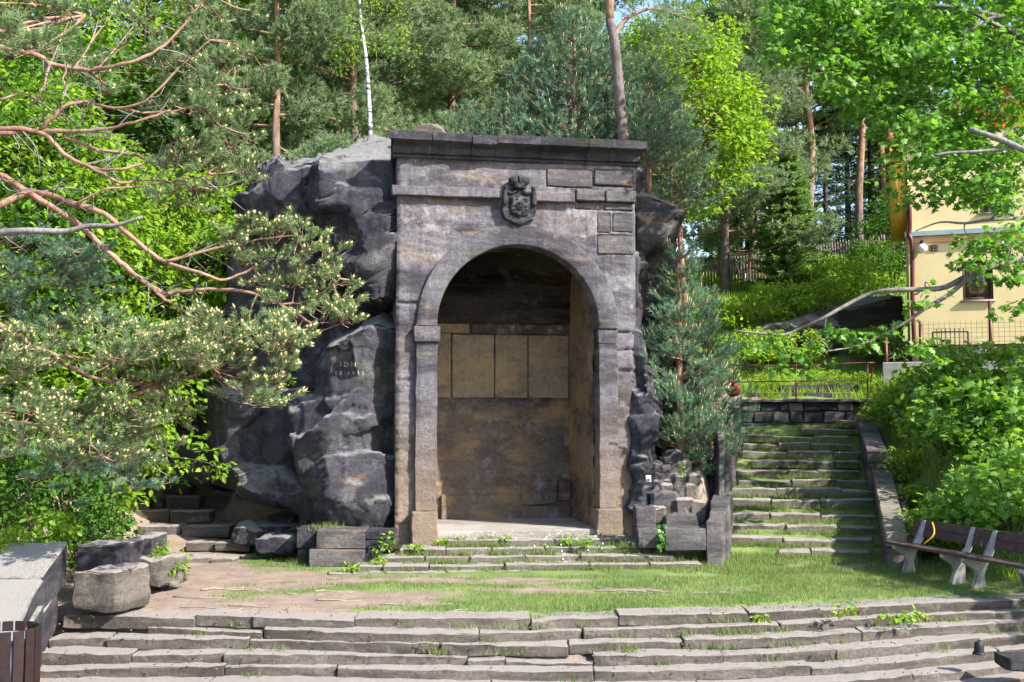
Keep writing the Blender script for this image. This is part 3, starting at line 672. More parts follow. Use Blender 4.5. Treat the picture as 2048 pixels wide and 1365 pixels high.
for sx in (-1, 1):     # rolled folds of the mantle on both sides
    q = [(1036 + sx * 29, 382), (1036 + sx * 30.5, 396), (1036 + sx * 30, 414)]
    pts = np.array([Fp(cu + (x - 1036) * k, .14, cz - (y - 410) * k) for x, y in q]); V, fs = tube_data(smooth_poly(pts, 3), [.034, .04, .042, .042, .045, .042, .04], 8); mesh_np('mantle_fold', V, fs, M_dark, coat, True)
    V, f = lathe((0, 0, 0), [(0, -.045), (.03, -.03), (.04, 0), (.03, .03), (0, .045)], 10); c = Fp(cu + sx * 28.5 * k, .15, cz - (379.5 - 410) * k); mesh_np('mantle_knot', V + c, [f], M_dark, coat, True)
    q = [(1036 + sx * 24, 388), (1036 + sx * 15, 390), (1036 + sx * 7, 384)]
    pts = np.array([Fp(cu + (x - 1036) * k, .15, cz - (y - 410) * k) for x, y in q]); V, fs = tube_data(smooth_poly(pts, 3), .02, 7); mesh_np('mantle_swag', V, fs, M_dark, coat, True)
# princely cap: band, two lobes, middle arch
cr = [(1023.5, 379), (1049, 379), (1051, 370), (1021.5, 370)]
V, f = lathe((0, 0, 0), [(0, 0), (.105, 0), (.115, .035), (.105, .05), (.125, .085), (.1, .1), (0, .1)], 20); c = Fp(cu, .1, cz - (380 - 410) * k); mesh_np('cap_band', V + c, [f], M_dark, coat, True)
for sx in (-1, 1):
    th2 = np.linspace(0, math.pi, 9); prof = [(math.sin(a) * .11, -math.cos(a) * .085) for a in th2]
    V, f = lathe((0, 0, 0), prof, 16); V = V * [1.0, .9, 1]; V[:, 0] += .03 * np.sin(V[:, 2] * 8)*sx; c = Fp(cu + sx * .075, .11, cz - (364.5 - 410) * k); mesh_np('cap_lobe', V + c, [f], M_dark, coat, True)
pts = np.array([Fp(cu, o, cz + z) for o, z in ((.2, .33), (.225, .37), (.2, .42), (.13, .455), (.05, .45))]); V, fs = tube_data(smooth_poly(pts, 3), .022, 7); mesh_np('cap_arch', V, fs, M_dark, coat, True)

# portal steps
def px_slab(name, x0, x1, y, z, depth, h, mat, parent, seed, n=None, y1=None, rough=.02, chip=.12):
    a = G(x0, y, z); b = G(x1, y if y1 is None else y1, z); d = b - a; L = np.linalg.norm(d); nv = np.array([-d[1], d[0], 0]) / L * depth
    c8 = np.array([a, b, b + nv, a + nv]); c8 = np.concatenate([c8 - [0, 0, h], c8])
    return hexa(name, c8, mat, parent, (n or max(2, int(L / .15)), 2, 2), .02, rough, seed, chip=chip)
psteps = thing('portal_steps', G(1000, 1120, 0), 'low overgrown stone steps in front of the arched niche', 'steps')
PST = [(.37, 1082, 1077, [893, 1010, 1110, 1180, 1262], .5), (.28, 1099, 1094, [797, 890, 985, 1090, 1200, 1297], .5), (.19, 1115, 1110, [754, 850, 940, 1050, 1160, 1250, 1350], .5), (.1, 1133, 1126, [705, 765, 858, 1010, 1180, 1300, 1405], .45), (.03, 1147, 1141, [656, 770, 893, 1060], .4)]
for i, (z, ya, yb, xs, dep) in enumerate(PST):
    for j in range(len(xs) - 1):
        f0 = (xs[j] - xs[0]) / (xs[-1] - xs[0]); f1 = (xs[j + 1] - xs[0]) / (xs[-1] - xs[0])
        px_slab('step_stone', xs[j] + 1, xs[j + 1] - 1, ya + (yb - ya) * f0 + rs.uniform(-1, 1), z + rs.uniform(-.012, .008), dep, .16, M_step, psteps, 800 + i * 10 + j, y1=ya + (yb - ya) * f1 + rs.uniform(-1, 1))

# ================================================================== rocks
def hull(bm_all, pts):
    bm = bmesh.new()
    for q in pts: bm.verts.new(q)
    r = bmesh.ops.convex_hull(bm, input=bm.verts); 
    bmesh.ops.delete(bm, geom=[v for v in bm.verts if not v.link_faces], context='VERTS')
    me = bpy.data.meshes.new('tmp'); bm.to_mesh(me); bm.free(); bm_all.from_mesh(me); bpy.data.meshes.remove(me)
def lump(poly, Yf, Yb, taper=.93, sl=0.0):
    """front outline seen in the photo at distance Yf (or per-point), body reaching back to Yb"""
    out = []; fr = np.array([P(*(q[:2]), q[2] if len(q) > 2 else Yf) for q in poly]); c = fr.mean(0)
    ins = c + (fr - c) * taper; ins[:, 1] -= .0
    out += list(ins)
    mid = fr.copy(); mid[:, 1] += .18; out += list(mid)
    bkk = fr.copy(); bkk[:, 1] = Yb; bkk[:, 2] += sl; out += list(bkk)
    return out
def rock(name, lumps, mat, voxel, label, cat='rock', amp=(.12, .05, .02), strata=.05, seed=0, parent=None, group=None, sc=1.0, facet=None, fsz=1.0, bed=.5):
    bm = bmesh.new()
    for l in lumps: hull(bm, l)
    me = bpy.data.meshes.new('tmp'); bm.to_mesh(me); bm.free(); ob = bpy.data.objects.new('tmp', me); col.objects.link(ob)
    m = ob.modifiers.new('r', 'REMESH'); m.mode = 'VOXEL'; m.voxel_size = voxel; m.adaptivity = 0
    dg = bpy.context.evaluated_depsgraph_get(); ev = ob.evaluated_get(dg); em = ev.to_mesh()
    n = len(em.vertices); V = np.empty(n * 3); em.vertices.foreach_get('co', V); V = V.reshape(-1, 3)
    Nm = np.empty(n * 3); em.vertices.foreach_get('normal', Nm); Nm = Nm.reshape(-1, 3)
    fq = [tuple(p.vertices) for p in em.polygons]; ev.to_mesh_clear(); bpy.data.objects.remove(ob)
    d = amp[0] * fbm(V, .9 * sc, 4, seed) + amp[1] * fbm(V, 3.2 * sc, 4, seed + 5) + amp[2] * fbm(V, 10 * sc, 3, seed + 9)
    lay = fbm(V * [.35, .35, 3.0], 1.0 * sc, 4, seed + 20); d += strata * lay
    cr = np.abs(fbm(V * [1, 1, .8], .75 * sc, 3, seed + 40)); d -= .1 * amp[0] / .12 * np.exp(-(cr / .022) ** 2)
    cr = np.abs(fbm(V * [.4, .4, 1.6], .9 * sc, 3, seed + 44)); d -= .07 * amp[0] / .12 * np.exp(-(cr / .02) ** 2)
    V = V + Nm * d[:, None]
    # fracture planes: the surface is cut, cell by cell, towards its own tilted plane
    rg = np.random.default_rng(seed); fr = .85 if facet is None else facet
    for cell, kk, tilt in ((1.15 / sc * fsz, fr, .2), (.4 / sc * fsz, fr * .4, .2)):
        area = n * voxel * voxel; ns = max(6, int(area / cell ** 2)); sd = V[rg.choice(n, ns, False)]
        Vw = V + .16 * cell * np.stack([fbm(V + 9 * c, 1.2 / cell, 2, seed + c) for c in range(3)], 1)
        an = np.array([1, 1, 1.35]); kd = KDTree(ns)
        for i_ in range(ns): kd.insert(sd[i_] * an, i_)
        kd.balance(); near = np.array([kd.find(q_)[1] for q_ in Vw * an])
        cn = np.maximum(np.bincount(near, minlength=ns), 1)[:, None]
        cc = np.stack([np.bincount(near, V[:, c], ns) for c in range(3)], 1) / cn
        nn_ = unit(np.stack([np.bincount(near, Nm[:, c], ns) for c in range(3)], 1) + 1e-6); ok = np.linalg.norm(np.stack([np.bincount(near, Nm[:, c], ns) for c in range(3)], 1) / cn, axis=1) > .6
        nn_ = unit(nn_ + rg.normal(size=(ns, 3)) * tilt * .6); off = ((V - cc[near]) * nn_[near]).sum(1)
        V = V - nn_[near] * (np.clip(off, -.3, .3) * kk * ok[near] + rg.normal(0, .03, ns)[near] * cell * sc * ok[near])[:, None]
    # bedding: thin layers stand proud or weather back
    zl = (V[:, 2] + .1 * fbm(V, .8, 3, seed + 60)) / (.34 / sc); li = np.floor(zl); hv = _hash(li.astype(np.int64), 0 * li.astype(np.int64) + seed, 0 * li.astype(np.int64), 5) - .5; notch = np.exp(-((zl - li - .5) * 2) ** 16)
    V = V + Nm * [1, 1, .2] * ((hv * .07 - .03 * (1 - notch)) * bed)[:, None]
    V = V + np.stack([fbm(V + 5 * c, 9, 3, seed + 70 + c) for c in range(3)], 1) * .016
    q = [f for f in fq if len(f) == 4]; t3 = [f for f in fq if len(f) == 3]
    o = mesh_np(name, V, [np.array(q) if q else [], np.array(t3) if t3 else []], mat, parent, False)
    if label: tag(o, label, cat, group)
    return o
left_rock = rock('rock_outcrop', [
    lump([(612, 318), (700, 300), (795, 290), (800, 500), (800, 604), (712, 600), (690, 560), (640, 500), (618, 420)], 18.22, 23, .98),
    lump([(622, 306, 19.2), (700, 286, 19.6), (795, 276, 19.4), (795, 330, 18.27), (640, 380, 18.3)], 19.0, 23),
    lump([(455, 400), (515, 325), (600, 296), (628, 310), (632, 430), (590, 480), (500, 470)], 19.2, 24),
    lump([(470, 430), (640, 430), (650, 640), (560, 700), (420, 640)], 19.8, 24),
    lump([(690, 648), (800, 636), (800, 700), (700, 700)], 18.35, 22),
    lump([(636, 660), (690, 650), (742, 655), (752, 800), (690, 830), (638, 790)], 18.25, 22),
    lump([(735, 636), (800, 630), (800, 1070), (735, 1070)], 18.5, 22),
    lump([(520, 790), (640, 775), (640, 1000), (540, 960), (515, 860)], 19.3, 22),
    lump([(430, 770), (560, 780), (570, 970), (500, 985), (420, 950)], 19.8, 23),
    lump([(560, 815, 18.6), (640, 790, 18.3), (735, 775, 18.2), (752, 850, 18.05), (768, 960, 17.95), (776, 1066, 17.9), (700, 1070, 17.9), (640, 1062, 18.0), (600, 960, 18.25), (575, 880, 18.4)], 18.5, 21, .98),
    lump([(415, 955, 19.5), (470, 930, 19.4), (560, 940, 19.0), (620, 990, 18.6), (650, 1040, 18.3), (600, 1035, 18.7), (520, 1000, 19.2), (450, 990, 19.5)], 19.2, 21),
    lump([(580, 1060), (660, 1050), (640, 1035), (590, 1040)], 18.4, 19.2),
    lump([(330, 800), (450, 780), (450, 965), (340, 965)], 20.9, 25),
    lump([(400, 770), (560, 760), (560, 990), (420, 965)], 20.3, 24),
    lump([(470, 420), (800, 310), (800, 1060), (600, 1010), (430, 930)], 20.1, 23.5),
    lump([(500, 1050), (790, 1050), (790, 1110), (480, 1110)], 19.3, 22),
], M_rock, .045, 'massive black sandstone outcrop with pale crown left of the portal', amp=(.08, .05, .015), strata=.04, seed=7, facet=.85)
mb = MB(); 
right_rock = rock('rock_outcrop', [
    lump([(1262, 385), (1300, 380), (1345, 398), (1368, 425), (1362, 458), (1330, 480), (1300, 495), (1262, 480)], 19.2, 23, .9),
    lump([(1262, 490), (1300, 500), (1345, 490), (1350, 530), (1320, 545), (1262, 560)], 20.2, 23, .95),
    lump([(1262, 545), (1330, 550), (1370, 590), (1365, 640), (1262, 640)], 19.7, 22.5),
    lump([(1262, 650), (1390, 660), (1400, 700), (1262, 690)], 19.9, 22.5),
    lump([(1262, 700), (1400, 715), (1420, 930), (1262, 930)], 20.2, 22.5),
    lump([(1255, 320), (1290, 330), (1290, 700), (1255, 700)], 19.3, 22),
], M_rock2, .05, 'brown layered sandstone crag with rounded overhang right of the portal', amp=(.09, .05, .025), strata=.14, seed=19, facet=.85, bed=1.2)
rock('rock_pillar', [
    lump([(1255, 650, 18.9), (1286, 660, 18.85), (1298, 730, 18.75), (1312, 770, 18.65), (1318, 850, 18.6), (1316, 950, 18.55), (1308, 1030, 18.55), (1255, 1030, 18.6)], 18.8, 20.3, .97),
    lump([(1262, 500), (1278, 500), (1284, 700), (1262, 700)], 18.95, 20)],
    M_rock, .04, 'narrow black and tan rock buttress against the right edge of the portal', amp=(.05, .04, .015), strata=.03, seed=29, fsz=.8)
cl = thing('capping_stones', P(850, 268, 19.2), 'jagged broken stones standing on the left end of the cornice', 'stone')
rock('capping_stone', [lump([(810, 268), (830, 246), (862, 243), (880, 250), (902, 268), (890, 275), (815, 276)], 18.9, 19.5, .8)], M_rock2, .035, None, amp=(.04, .03, .02), strata=.03, seed=33, fsz=.4, parent=cl)
rock('capping_stone', [lump([(790, 262), (806, 253), (822, 262), (822, 275), (792, 276)], 18.8, 19.3, .8)], M_rock2, .035, None, amp=(.04, .03, .02), strata=.03, seed=35, fsz=.4, parent=cl)
c2 = rock('loose_boulder', [lump([(1195, 290), (1205, 279), (1228, 276), (1238, 290)], 19.3, 19.8, .8)], M_rock2, .035, 'small boulder on top of the cornice beside the pine trunk', 'rock', amp=(.04, .03, .02), strata=.03, seed=36, fsz=.4)

# ---- block walls
def px_block(name, x0, y0, x1, y1, Yd, depth, mat, parent, seed, n=(4, 3, 3), bev=.025, rough=.02, chip=.1, rz=0.0):
    a = P(x0, y1, Yd); b = P(x1, y0, Yd)
    c8 = box8(a[0], b[0], Yd, Yd + depth, a[2], b[2])
    if rz:
        c = c8.mean(0); m = np.array(Matrix.Rotation(rz, 3, 'Z')); c8 = (c8 - c) @ m.T + c
    return hexa(name, c8, mat, parent, n, bev, rough, seed, chip=chip)
pw = thing('plinth_wall', P(690, 1130, 17.5), 'low wall of dark squared blocks under the black rock', 'wall')
for i, b in enumerate(((632, 1060, 730, 1099, 17.45, .6), (731, 1062, 789, 1080, 17.5, .55), (731, 1081, 762, 1099, 17.5, .5), (763, 1081, 789, 1100, 17.52, .5), (617, 1100, 729, 1134, 17.4, .6), (731, 1101, 765, 1128, 17.5, .5), (592, 1056, 631, 1098, 17.75, .8), (594, 1099, 616, 1132, 17.75, .8))):
    px_block('block', *b, M_dark if i not in (0, 4) else M_block, pw, 900 + i)
sb = thing('corner_blocks', P(1320, 1090, 17.7), 'squared stone blocks edging the grassy patch right of the portal', 'wall')
for i, b in enumerate(((1272, 1015, 1312, 1057, 17.75, .5), (1276, 1058, 1318, 1098, 17.55, .5), (1330, 1058, 1412, 1102, 17.35, .55), (1413, 1058, 1430, 1095, 17.45, .45))):
    px_block('block', *b, M_block, sb, 930 + i)
rc = P(1440, 1000, 18.5)
for i, (ya, yb, x0, x1, zt_) in enumerate(((17.4, 18.2, 1412, 1445, 1044), (18.25, 19.4, 1420, 1456, 1004), )):
    a = P(x0, zt_, ya); b = P(x1, zt_, ya); e = .26 * (yb - ya); z1 = a[2]
    c8 = np.array([(a[0], ya, 0), (b[0], ya, 0), (b[0] + e, yb, 0), (a[0] + e, yb, 0), (a[0], ya, z1), (b[0], ya, z1), (b[0] + e, yb, z1 + .1), (a[0] + e, yb, z1 + .1)])
    hexa('block', c8, M_block, sb, (3, 4, 4), .03, .025, 950 + i, chip=.1)
rw = thing('rubble_wall', P(1360, 1040, 18.3), 'small dry wall of rounded grey stones between portal and stairs', 'wall')
rubble = [(1305, 985, 1352, 1040), (1352, 1000, 1385, 1045), (1384, 1005, 1412, 1045), (1292, 970, 1325, 990), (1322, 968, 1345, 997), (1306, 962, 1344, 985), (1346, 972, 1372, 998), (1370, 968, 1395, 1000), (1298, 945, 1318, 972), (1316, 950, 1350, 970), (1350, 950, 1378, 975), (1376, 950, 1400, 985), (1306, 925, 1342, 948), (1338, 922, 1382, 955), (1300, 1015, 1330, 1050), (1330, 1030, 1400, 1055)]
for i, (x0, y0, x1, y1) in enumerate(rubble):
    yy = 18.35 + (1045 - (y0 + y1) / 2) * .0045 + rs.uniform(-.03, .03); x0 -= 2.5; x1 += 2.5; y0 -= 2.5; y1 += 2.5
    px_block('stone', x0, y0, x1, y1, yy, .35, M_step if i % 3 else M_block, rw, 960 + i, (4, 3, 4), .07, .045, .22)
rock('loose_boulder', [lump([(1318, 918), (1338, 905), (1362, 903), (1380, 922), (1375, 930), (1320, 930)], 18.8, 19.3, .8)], M_rock2, .035, 'brown boulder on top of the small rubble wall under the young pine', amp=(.04, .03, .02), strata=.03, seed=52, fsz=.4)
# left parapet, blocks
lp = thing('sloping_parapet', (-5.4, 12.5, 0), 'big sloping stone parapet beside the curved steps at far left', 'wall')
def par(name, pts_xy, z0a, z1a, mat, parent, seed, n, bev=.04, rough=.03, chip=.06):
    """pts_xy four plan corners; z0a bottoms; z1a tops"""
    p4 = np.array(pts_xy, float); c8 = np.concatenate([np.c_[p4, z0a], np.c_[p4, z1a]])
    return hexa(name, c8, mat, parent, n, bev, rough, seed, chip=chip)
par('parapet_slab', [(-5.02, 11.3), (-5.32, 12.6), (-6.9, 12.6), (-6.7, 11.3)], [-.0, .28, .28, .0], [.2, .56, .5, .15], M_crust, lp, 1000, (5, 5, 3))
par('parapet_slab', [(-5.32, 12.61), (-5.5, 13.75), (-7.0, 13.75), (-6.9, 12.61)], [.15, .3, .3, .15], [.56, .84, .8, .5], M_crust, lp, 1001, (5, 5, 3))
par('parapet_base', [(-5.04, 11.2), (-5.33, 12.7), (-6.6, 12.7), (-6.5, 11.2)], [-.8, -.6, -.6, -.8], [-.03, .26, .26, -.03], M_crust, lp, 1002, (4, 4, 3))
par('parapet_base', [(-5.36, 12.72), (-5.48, 13.45), (-6.8, 13.5), (-6.8, 12.72)], [-.4, -.2, -.2, -.4], [.14, .29, .29, .14], M_crust, lp, 1003, (4, 4, 3))
ll = thing('block_wall', P(230, 1150, 14.3), 'wall of water-stained stone blocks behind the left parapet', 'wall')
for i, b in enumerate(((152, 1092, 228, 1172, 14.3, .7), (230, 1086, 262, 1168, 14.6, .7), (264, 1076, 302, 1150, 15.1, .7))):
    px_block('block', *b, M_crust, ll, 1010 + i, (6, 3, 6), .02, .014, .06)
a = px_block('stone_block', 152, 1144, 250, 1225, 13.25, .75, M_step, None, 1020, (8, 6, 7), .03, .06, .12, R(-14)); tag(a, 'larger rough hewn stone block sitting beside the left parapet', 'stone block')
a = px_block('stone_block', 268, 1118, 338, 1176, 14.9, .6, M_step, None, 1021, (8, 6, 7), .03, .07, .18, R(-16)); tag(a, 'smaller broken stone block beside the leafy sapling at left', 'stone block')
lpath = thing('path_steps', P(340, 1100, 18.2), 'shaded stone steps climbing past the black rock at left', 'steps')
for i, (x0, x1, y, z, h) in enumerate(((370, 470, 1117, .05, .1), (372, 500, 1085, .2, .15), (275, 458, 1052, .38, .2), (250, 418, 1022, .58, .22), (248, 398, 993, .78, .24), (260, 380, 967, .97, .24))):
    xm = (x0 + x1) / 2 + 8 * math.sin(i * 5)
    for j, (a, b) in enumerate(((x0, xm - 1), (xm + 1, x1))): px_slab('step_stone', a, b, y + j, z, .45, h, M_step, lpath, 1030 + i * 2 + j, rough=.03)
for i, (pl_, yy, lab) in enumerate((([(448, 1075), (480, 1050), (520, 1062), (515, 1098), (460, 1092)], 18.9, 'dark boulder at the edge of the shaded path below the overhang'), ([(500, 1078), (560, 1070), (595, 1085), (590, 1112), (505, 1108)], 18.2, 'flat dark stone between the shaded path and the plinth wall'))):
    rock('loose_boulder', [lump(pl_, yy, yy + .6, .85)], M_rock, .035, lab, amp=(.06, .04, .02), strata=.03, seed=60 + i, fsz=.5)
# ================================================================== right stairs
rstair = thing('garden_stairs', (4.9, 18.5, 0), 'long grassy flight of stone steps climbing to the railing at right', 'stairs')
ST = [(1101, 1555, 1742), (1075, 1458, 1748), (1052, 1465, 1753), (1029, 1463, 1753), (1001, 1463, 1753), (979, 1462, 1749), (961, 1476, 1747), (940, 1467, 1722), (921, 1500, 1720), (902, 1482, 1726), (886, 1485, 1705), (870, 1491, 1702), (857, 1600, 1709), (842, 1668, 1709)]
for i, (y, x0, x1) in enumerate(ST):
    Yd = 18.5 + .5 * i; a, b = P(x0, y, Yd), P(x1, y + 3, Yd)
    if i >= 3: a[2] += 0
    nn = 3 if i < 12 else 1; cuts = sorted([rs.uniform(.25, .42), rs.uniform(.58, .8)]) if nn == 3 else []
    cuts = [0] + cuts + [1]
    for j in range(len(cuts) - 1):
        q0 = a + (b - a) * (cuts[j] + .004); q1 = a + (b - a) * (cuts[j + 1] - .004)
        dz, dy = rs.uniform(-.025, .02), rs.uniform(-.05, .05); q0 = q0 + [0, dy, dz]; q1 = q1 + [0, dy + rs.uniform(-.03, .03), dz + rs.uniform(-.025, .025)]
        c8 = np.array([q0, q1, q1 + [.09, .4, 0], q0 + [.09, .4, 0]]); c8 = np.concatenate([c8 - [0, 0, .15], c8])
        hexa('step_stone', c8, M_step, rstair, (6, 3, 2), .025, .03, 1100 + i * 4 + j, chip=.1)
sp = thing('stair_parapet', (6.3, 19, 0), 'sloping stone side wall with flat coping along the right stairs', 'wall')
def slope_wall(name, A, B, wd, thick, mat, parent, seed, n=(3, 6, 3)):
    """A, B: left top edge points near and far; wd width to the right"""
    A, B = np.asarray(A), np.asarray(B); w = np.array([wd, 0, 0]); d = np.array([0, 0, thick])
    c8 = np.array([A - d, A + w - d, B + w - d, B - d, A, A + w, B + w, B]); return hexa(name, c8, mat, parent, n, .03, .02, seed, chip=.08)
A0, B0 = P(1770, 1068, 17.2), P(1745, 940, 20.8); M0 = (A0 + B0) / 2
slope_wall('coping_slab', A0, M0 - (B0 - A0) * .003, .34, .2, M_lime, sp, 1200); slope_wall('coping_slab', M0 + (B0 - A0) * .003, B0, .36, .2, M_lime, sp, 1201)
slope_wall('wall_body', A0 + [.03, .03, -.202], B0 + [.03, 0, -.202], .5, 1.2, M_block, sp, 1202)
A1, B1 = P(1734, 905, 21.0), P(1712, 838, 24.6)
slope_wall('coping_slab', A1, B1, .4, .2, M_block, sp, 1203); slope_wall('wall_body', A1 + [.03, .02, -.202], B1 + [.03, 0, -.202], .5, 1.3, M_block, sp, 1204)
lpw = thing('stair_kerb', P(1450, 900, 20), 'upright narrow stone slabs edging the stairs beside the young pine', 'kerb')
for i, (x0, y0, x1, yy, hh) in enumerate(((1436, 862, 1448, 18.9, 1.3), (1449, 905, 1459, 19.05, .9), (1455, 835, 1470, 21.2, 1.3), (1466, 815, 1480, 23.0, 1.3))):
    a = P(x0, y0, yy); b = P(x1, y0, yy); hexa('upright_slab', box8(a[0], b[0], yy, yy + .5, a[2] - hh, a[2]), M_block, lpw, (2, 3, 6), .02, .03, 1220 + i, chip=.1)
for i in range(4):
    ya, yb = 19.45 + i * 1.42, 19.45 + (i + 1) * 1.42 - .015; xa, xb = 3.22 + .26 * (ya - 18.5), 3.22 + .26 * (yb - 18.5); za, zb_ = 1.6 + i * .3, 1.6 + i * .3 + .28
    slope_wall('kerb_block', (xa, ya, za), (xb, yb, zb_), .3, 1.5, M_crust, lpw, 1224 + i, (3, 6, 4))
# retaining wall over the stairs
rw2 = thing('retaining_wall', P(1600, 850, 25.1), 'dark block retaining wall at the head of the stairs under the railing', 'wall')
cols = [[1484, 1521, 1560, 1577, 1607, 1640, 1676, 1706], [1484, 1508, 1546, 1580, 1606, 1648, 1690, 1708], [1484, 1530, 1560, 1595, 1640]]
for r, (y0, y1) in enumerate(((805, 823), (824, 846), (847, 858))):
    for j in range(len(cols[r]) - 1): px_block('block', cols[r][j] + .6, y0 + .5, cols[r][j + 1] - .6, y1, 25.12 + rs.uniform(-.02, .03), .3, M_dark if (r + j) % 3 else M_block, rw2, 1230 + r * 10 + j, (3, 2, 2), .04, .03, .15)
hexa('cap_slab', box8(P(1480, 803, 25.1)[0], P(1745, 803, 25.1)[0], 25.05, 26.3, P(1600, 805, 25.1)[2] + .004, P(1600, 800, 25.1)[2] + .02), M_step, rw2, (16, 4, 2), .02, .02, 1260)
ust = thing('upper_steps', P(1620, 795, 26.6), 'two dark stone steps beyond the red railing up to the garden lawn', 'steps')
for i, (x0, x1, y0, y1, yy) in enumerate(((1500, 1716, 786, 800, 26.4), (1560, 1718, 770, 785, 26.9))): px_block('step_stone', x0, y0, x1, y1, yy, .6, M_dark, ust, 1270 + i, (12, 3, 2), .03, .03, .1)

# ================================================================== small built things
# inscription scratched in the rock, laid onto the real surface
def bvh_of(o):
    me = o.data; return BVHTree.FromPolygons([o.matrix_world @ v.co if False else Vector(v.co) + wloc(o) for v in me.vertices], [tuple(p.vertices) for p in me.polygons])
bv = bvh_of(left_rock)
def text_mesh(txt, size):
    cu_ = bpy.data.curves.new('t', 'FONT'); cu_.body = txt; cu_.size = size; cu_.align_x = 'CENTER'; cu_.resolution_u = 2
    o = bpy.data.objects.new('t', cu_); col.objects.link(o); me = o.to_mesh(); V = np.array([v.co for v in me.vertices]); f = [tuple(p.vertices) for p in me.polygons]; o.to_mesh_clear(); bpy.data.objects.remove(o)
    return V, f
def text_obj(name, txt, size, place, mat, parent):
    V, f = text_mesh(txt, size); W = np.array([place(x, y) for x, y, _ in V]); me = bpy.data.meshes.new(name)
    me.from_pydata([Vector(w) - wloc(parent) for w in W], [], f); me.materials.append(mat); o = bpy.data.objects.new(name, me); col.objects.link(o); o.parent = parent; return o
for txt, px, py, sz in (('I D N', 696, 734, .12), ('1 8 · 1 9 3 5', 699, 751, .105)):
    d0 = ray(px, py); d0 = d0 / np.linalg.norm(d0)
    def pl_(x, y, px=px, py=py):
        d = ray(px + x * 116, py - y * 116); h = bv.ray_cast(Vector((0, 0, CAMZ)), Vector(d).normalized())
        q = np.array(h[0]) if h[0] is not None else P(px, py, 18.9); return q - d0 * .006
    text_obj('inscription', txt, sz, pl_, M_letter, left_rock)
# trail sign
tsn = thing('trail_sign', P(1297, 958, 18.55), 'small white square trail sign with red triangle on the rock buttress', 'sign')
c = P(1297, 958, 18.52); mesh_np('sign_plate', box8(c[0] - .045, c[0] + .045, c[1], c[1] + .012, c[2] - .055, c[2] + .055), [BOXF], M_white, tsn)
mesh_np('red_triangle', [(c[0] - .022, c[1] - .003, c[2] - .03), (c[0] + .022, c[1] - .003, c[2] - .03), (c[0], c[1] - .003, c[2] + .012)], [[(0, 1, 2)]], M_signred, tsn)
# benches
def bench(cx, cy, ang, L, label):
    b = thing('park_bench', (cx, cy, 0), label, 'bench', 'benches beside the lawn')
    ca, sa = math.cos(ang), math.sin(ang); ex, ey = np.array([ca, sa, 0]), np.array([-sa, ca, 0])   # ex along, ey towards the back
    o = np.array([cx, cy, 0.0]); ez = np.array([0, 0, 1.0])
    def bx(name, x, y, z, lx, ly, lz, mat, tilt=0, seed=0):
        t_ = math.tan(tilt); c8 = obox(o + ex * x + ey * y + ez * z, ex * lx, ey * ly, ez * lz + ey * t_ * lz); return hexa(name, c8, mat, b, (6, 1, 1), .008, .006, seed)
    for i, y in enumerate((-.2, -.065, .07)): bx('seat_plank', rs.uniform(-.01, .01), y, .46 - .01 * i, L, .125, .04, M_wood, 0, 5 + i)
    for i, z in enumerate((.61, .735)): bx('back_plank', rs.uniform(-.02, .02), .23 + .28 * (z - .5), z, L * 1.02, .035, .12, M_wood, .28, 9 + i)
    for x in (-L * .36, L * .36):      # cast concrete supports: foot, arm under the seat, slanted back post
        prof = [(-.13, 0), (.1, 0), (.06, .2), (.12, .34), (.23, .5), (.34, .78), (.28, .8), (.17, .52), (.08, .435), (-.26, .435), (-.26, .39), (-.07, .27), (-.04, .2)]
        wd = .07; V = []
        for s_ in (-1, 1): V += [o + ex * (x + s_ * wd / 2) + ey * y + ez * z for y, z in prof]
        n_ = len(prof); bm = bmesh.new(); vv = [bm.verts.new(Vector(q) - b.location) for q in V]
        f1 = bm.faces.new(vv[:n_]); f2 = bm.faces.new(vv[n_:][::-1])
        for i in range(n_): bm.faces.new((vv[i], vv[(i + 1) % n_], vv[n_ + (i + 1) % n_], vv[n_ + i]))
        bmesh.ops.triangulate(bm, faces=[f1, f2]); bmesh.ops.recalc_face_normals(bm, faces=bm.faces); me = bpy.data.meshes.new('support'); bm.to_mesh(me); bm.free(); me.materials.append(M_conc)
        q = bpy.data.objects.new('support', me); col.objects.link(q); q.parent = b
    return b
ang = math.atan2(-1.0, .3)
ben = bench(6.12, 16.2, ang, 1.5, 'dark wooden bench with pale concrete legs nearer to the stairs')
bench(6.55, 14.72, ang, 1.5, 'dark wooden bench cut by the right edge of the photo')
q0 = P(1864, 1040, 16.45); V, fs = tube_data(smooth_poly([P(1864, 1045, 15.9), P(1868, 1058, 15.85), P(1866, 1072, 15.8), P(1848, 1088, 15.85)], 4), .011, 6); so = mesh_np('lashing_strap', V, fs, M_tape, None, True); tag(so, 'thin orange strap hanging over the back of the bench', 'strap')
# litter bin
bc = G(12, 1372, -.72); bc = np.array([P(12, 1300, 10.8)[0], 10.8, P(12, 1252, 10.8)[2] - .9]); bin_ = thing('litter_bin', bc, 'round litter bin of dark brown vertical slats at lower left corner', 'bin')
for i in range(16):
    a = 2 * math.pi * i / 16; e = np.array([math.cos(a), math.sin(a), 0]); tn = np.array([-e[1], e[0], 0]); cc = bc + e * .3 + [0, 0, .52]
    hexa('slat', obox(cc, tn * .1, e * .022, [0, 0, .74]), M_binwood, bin_, (1, 1, 3), .006, .003, i)
V, f = lathe(bc, [(.0, .16), (.27, .16), (.275, .8), (.262, .8), (.258, .2), (0, .2)], 24); mesh_np('steel_liner', V, [f], M_steel, bin_, True)
V, fs = tube_data([bc + [.285 * math.cos(a), .285 * math.sin(a), .78] for a in np.linspace(0, 2 * math.pi, 25)], .012, 6); mesh_np('hoop', V, fs, M_black, bin_, True)
V, f = lathe(bc, [(0, 0), (.09, 0), (.09, .16), (0, .16)], 12); mesh_np('foot', V, [f], M_black, bin_, True)
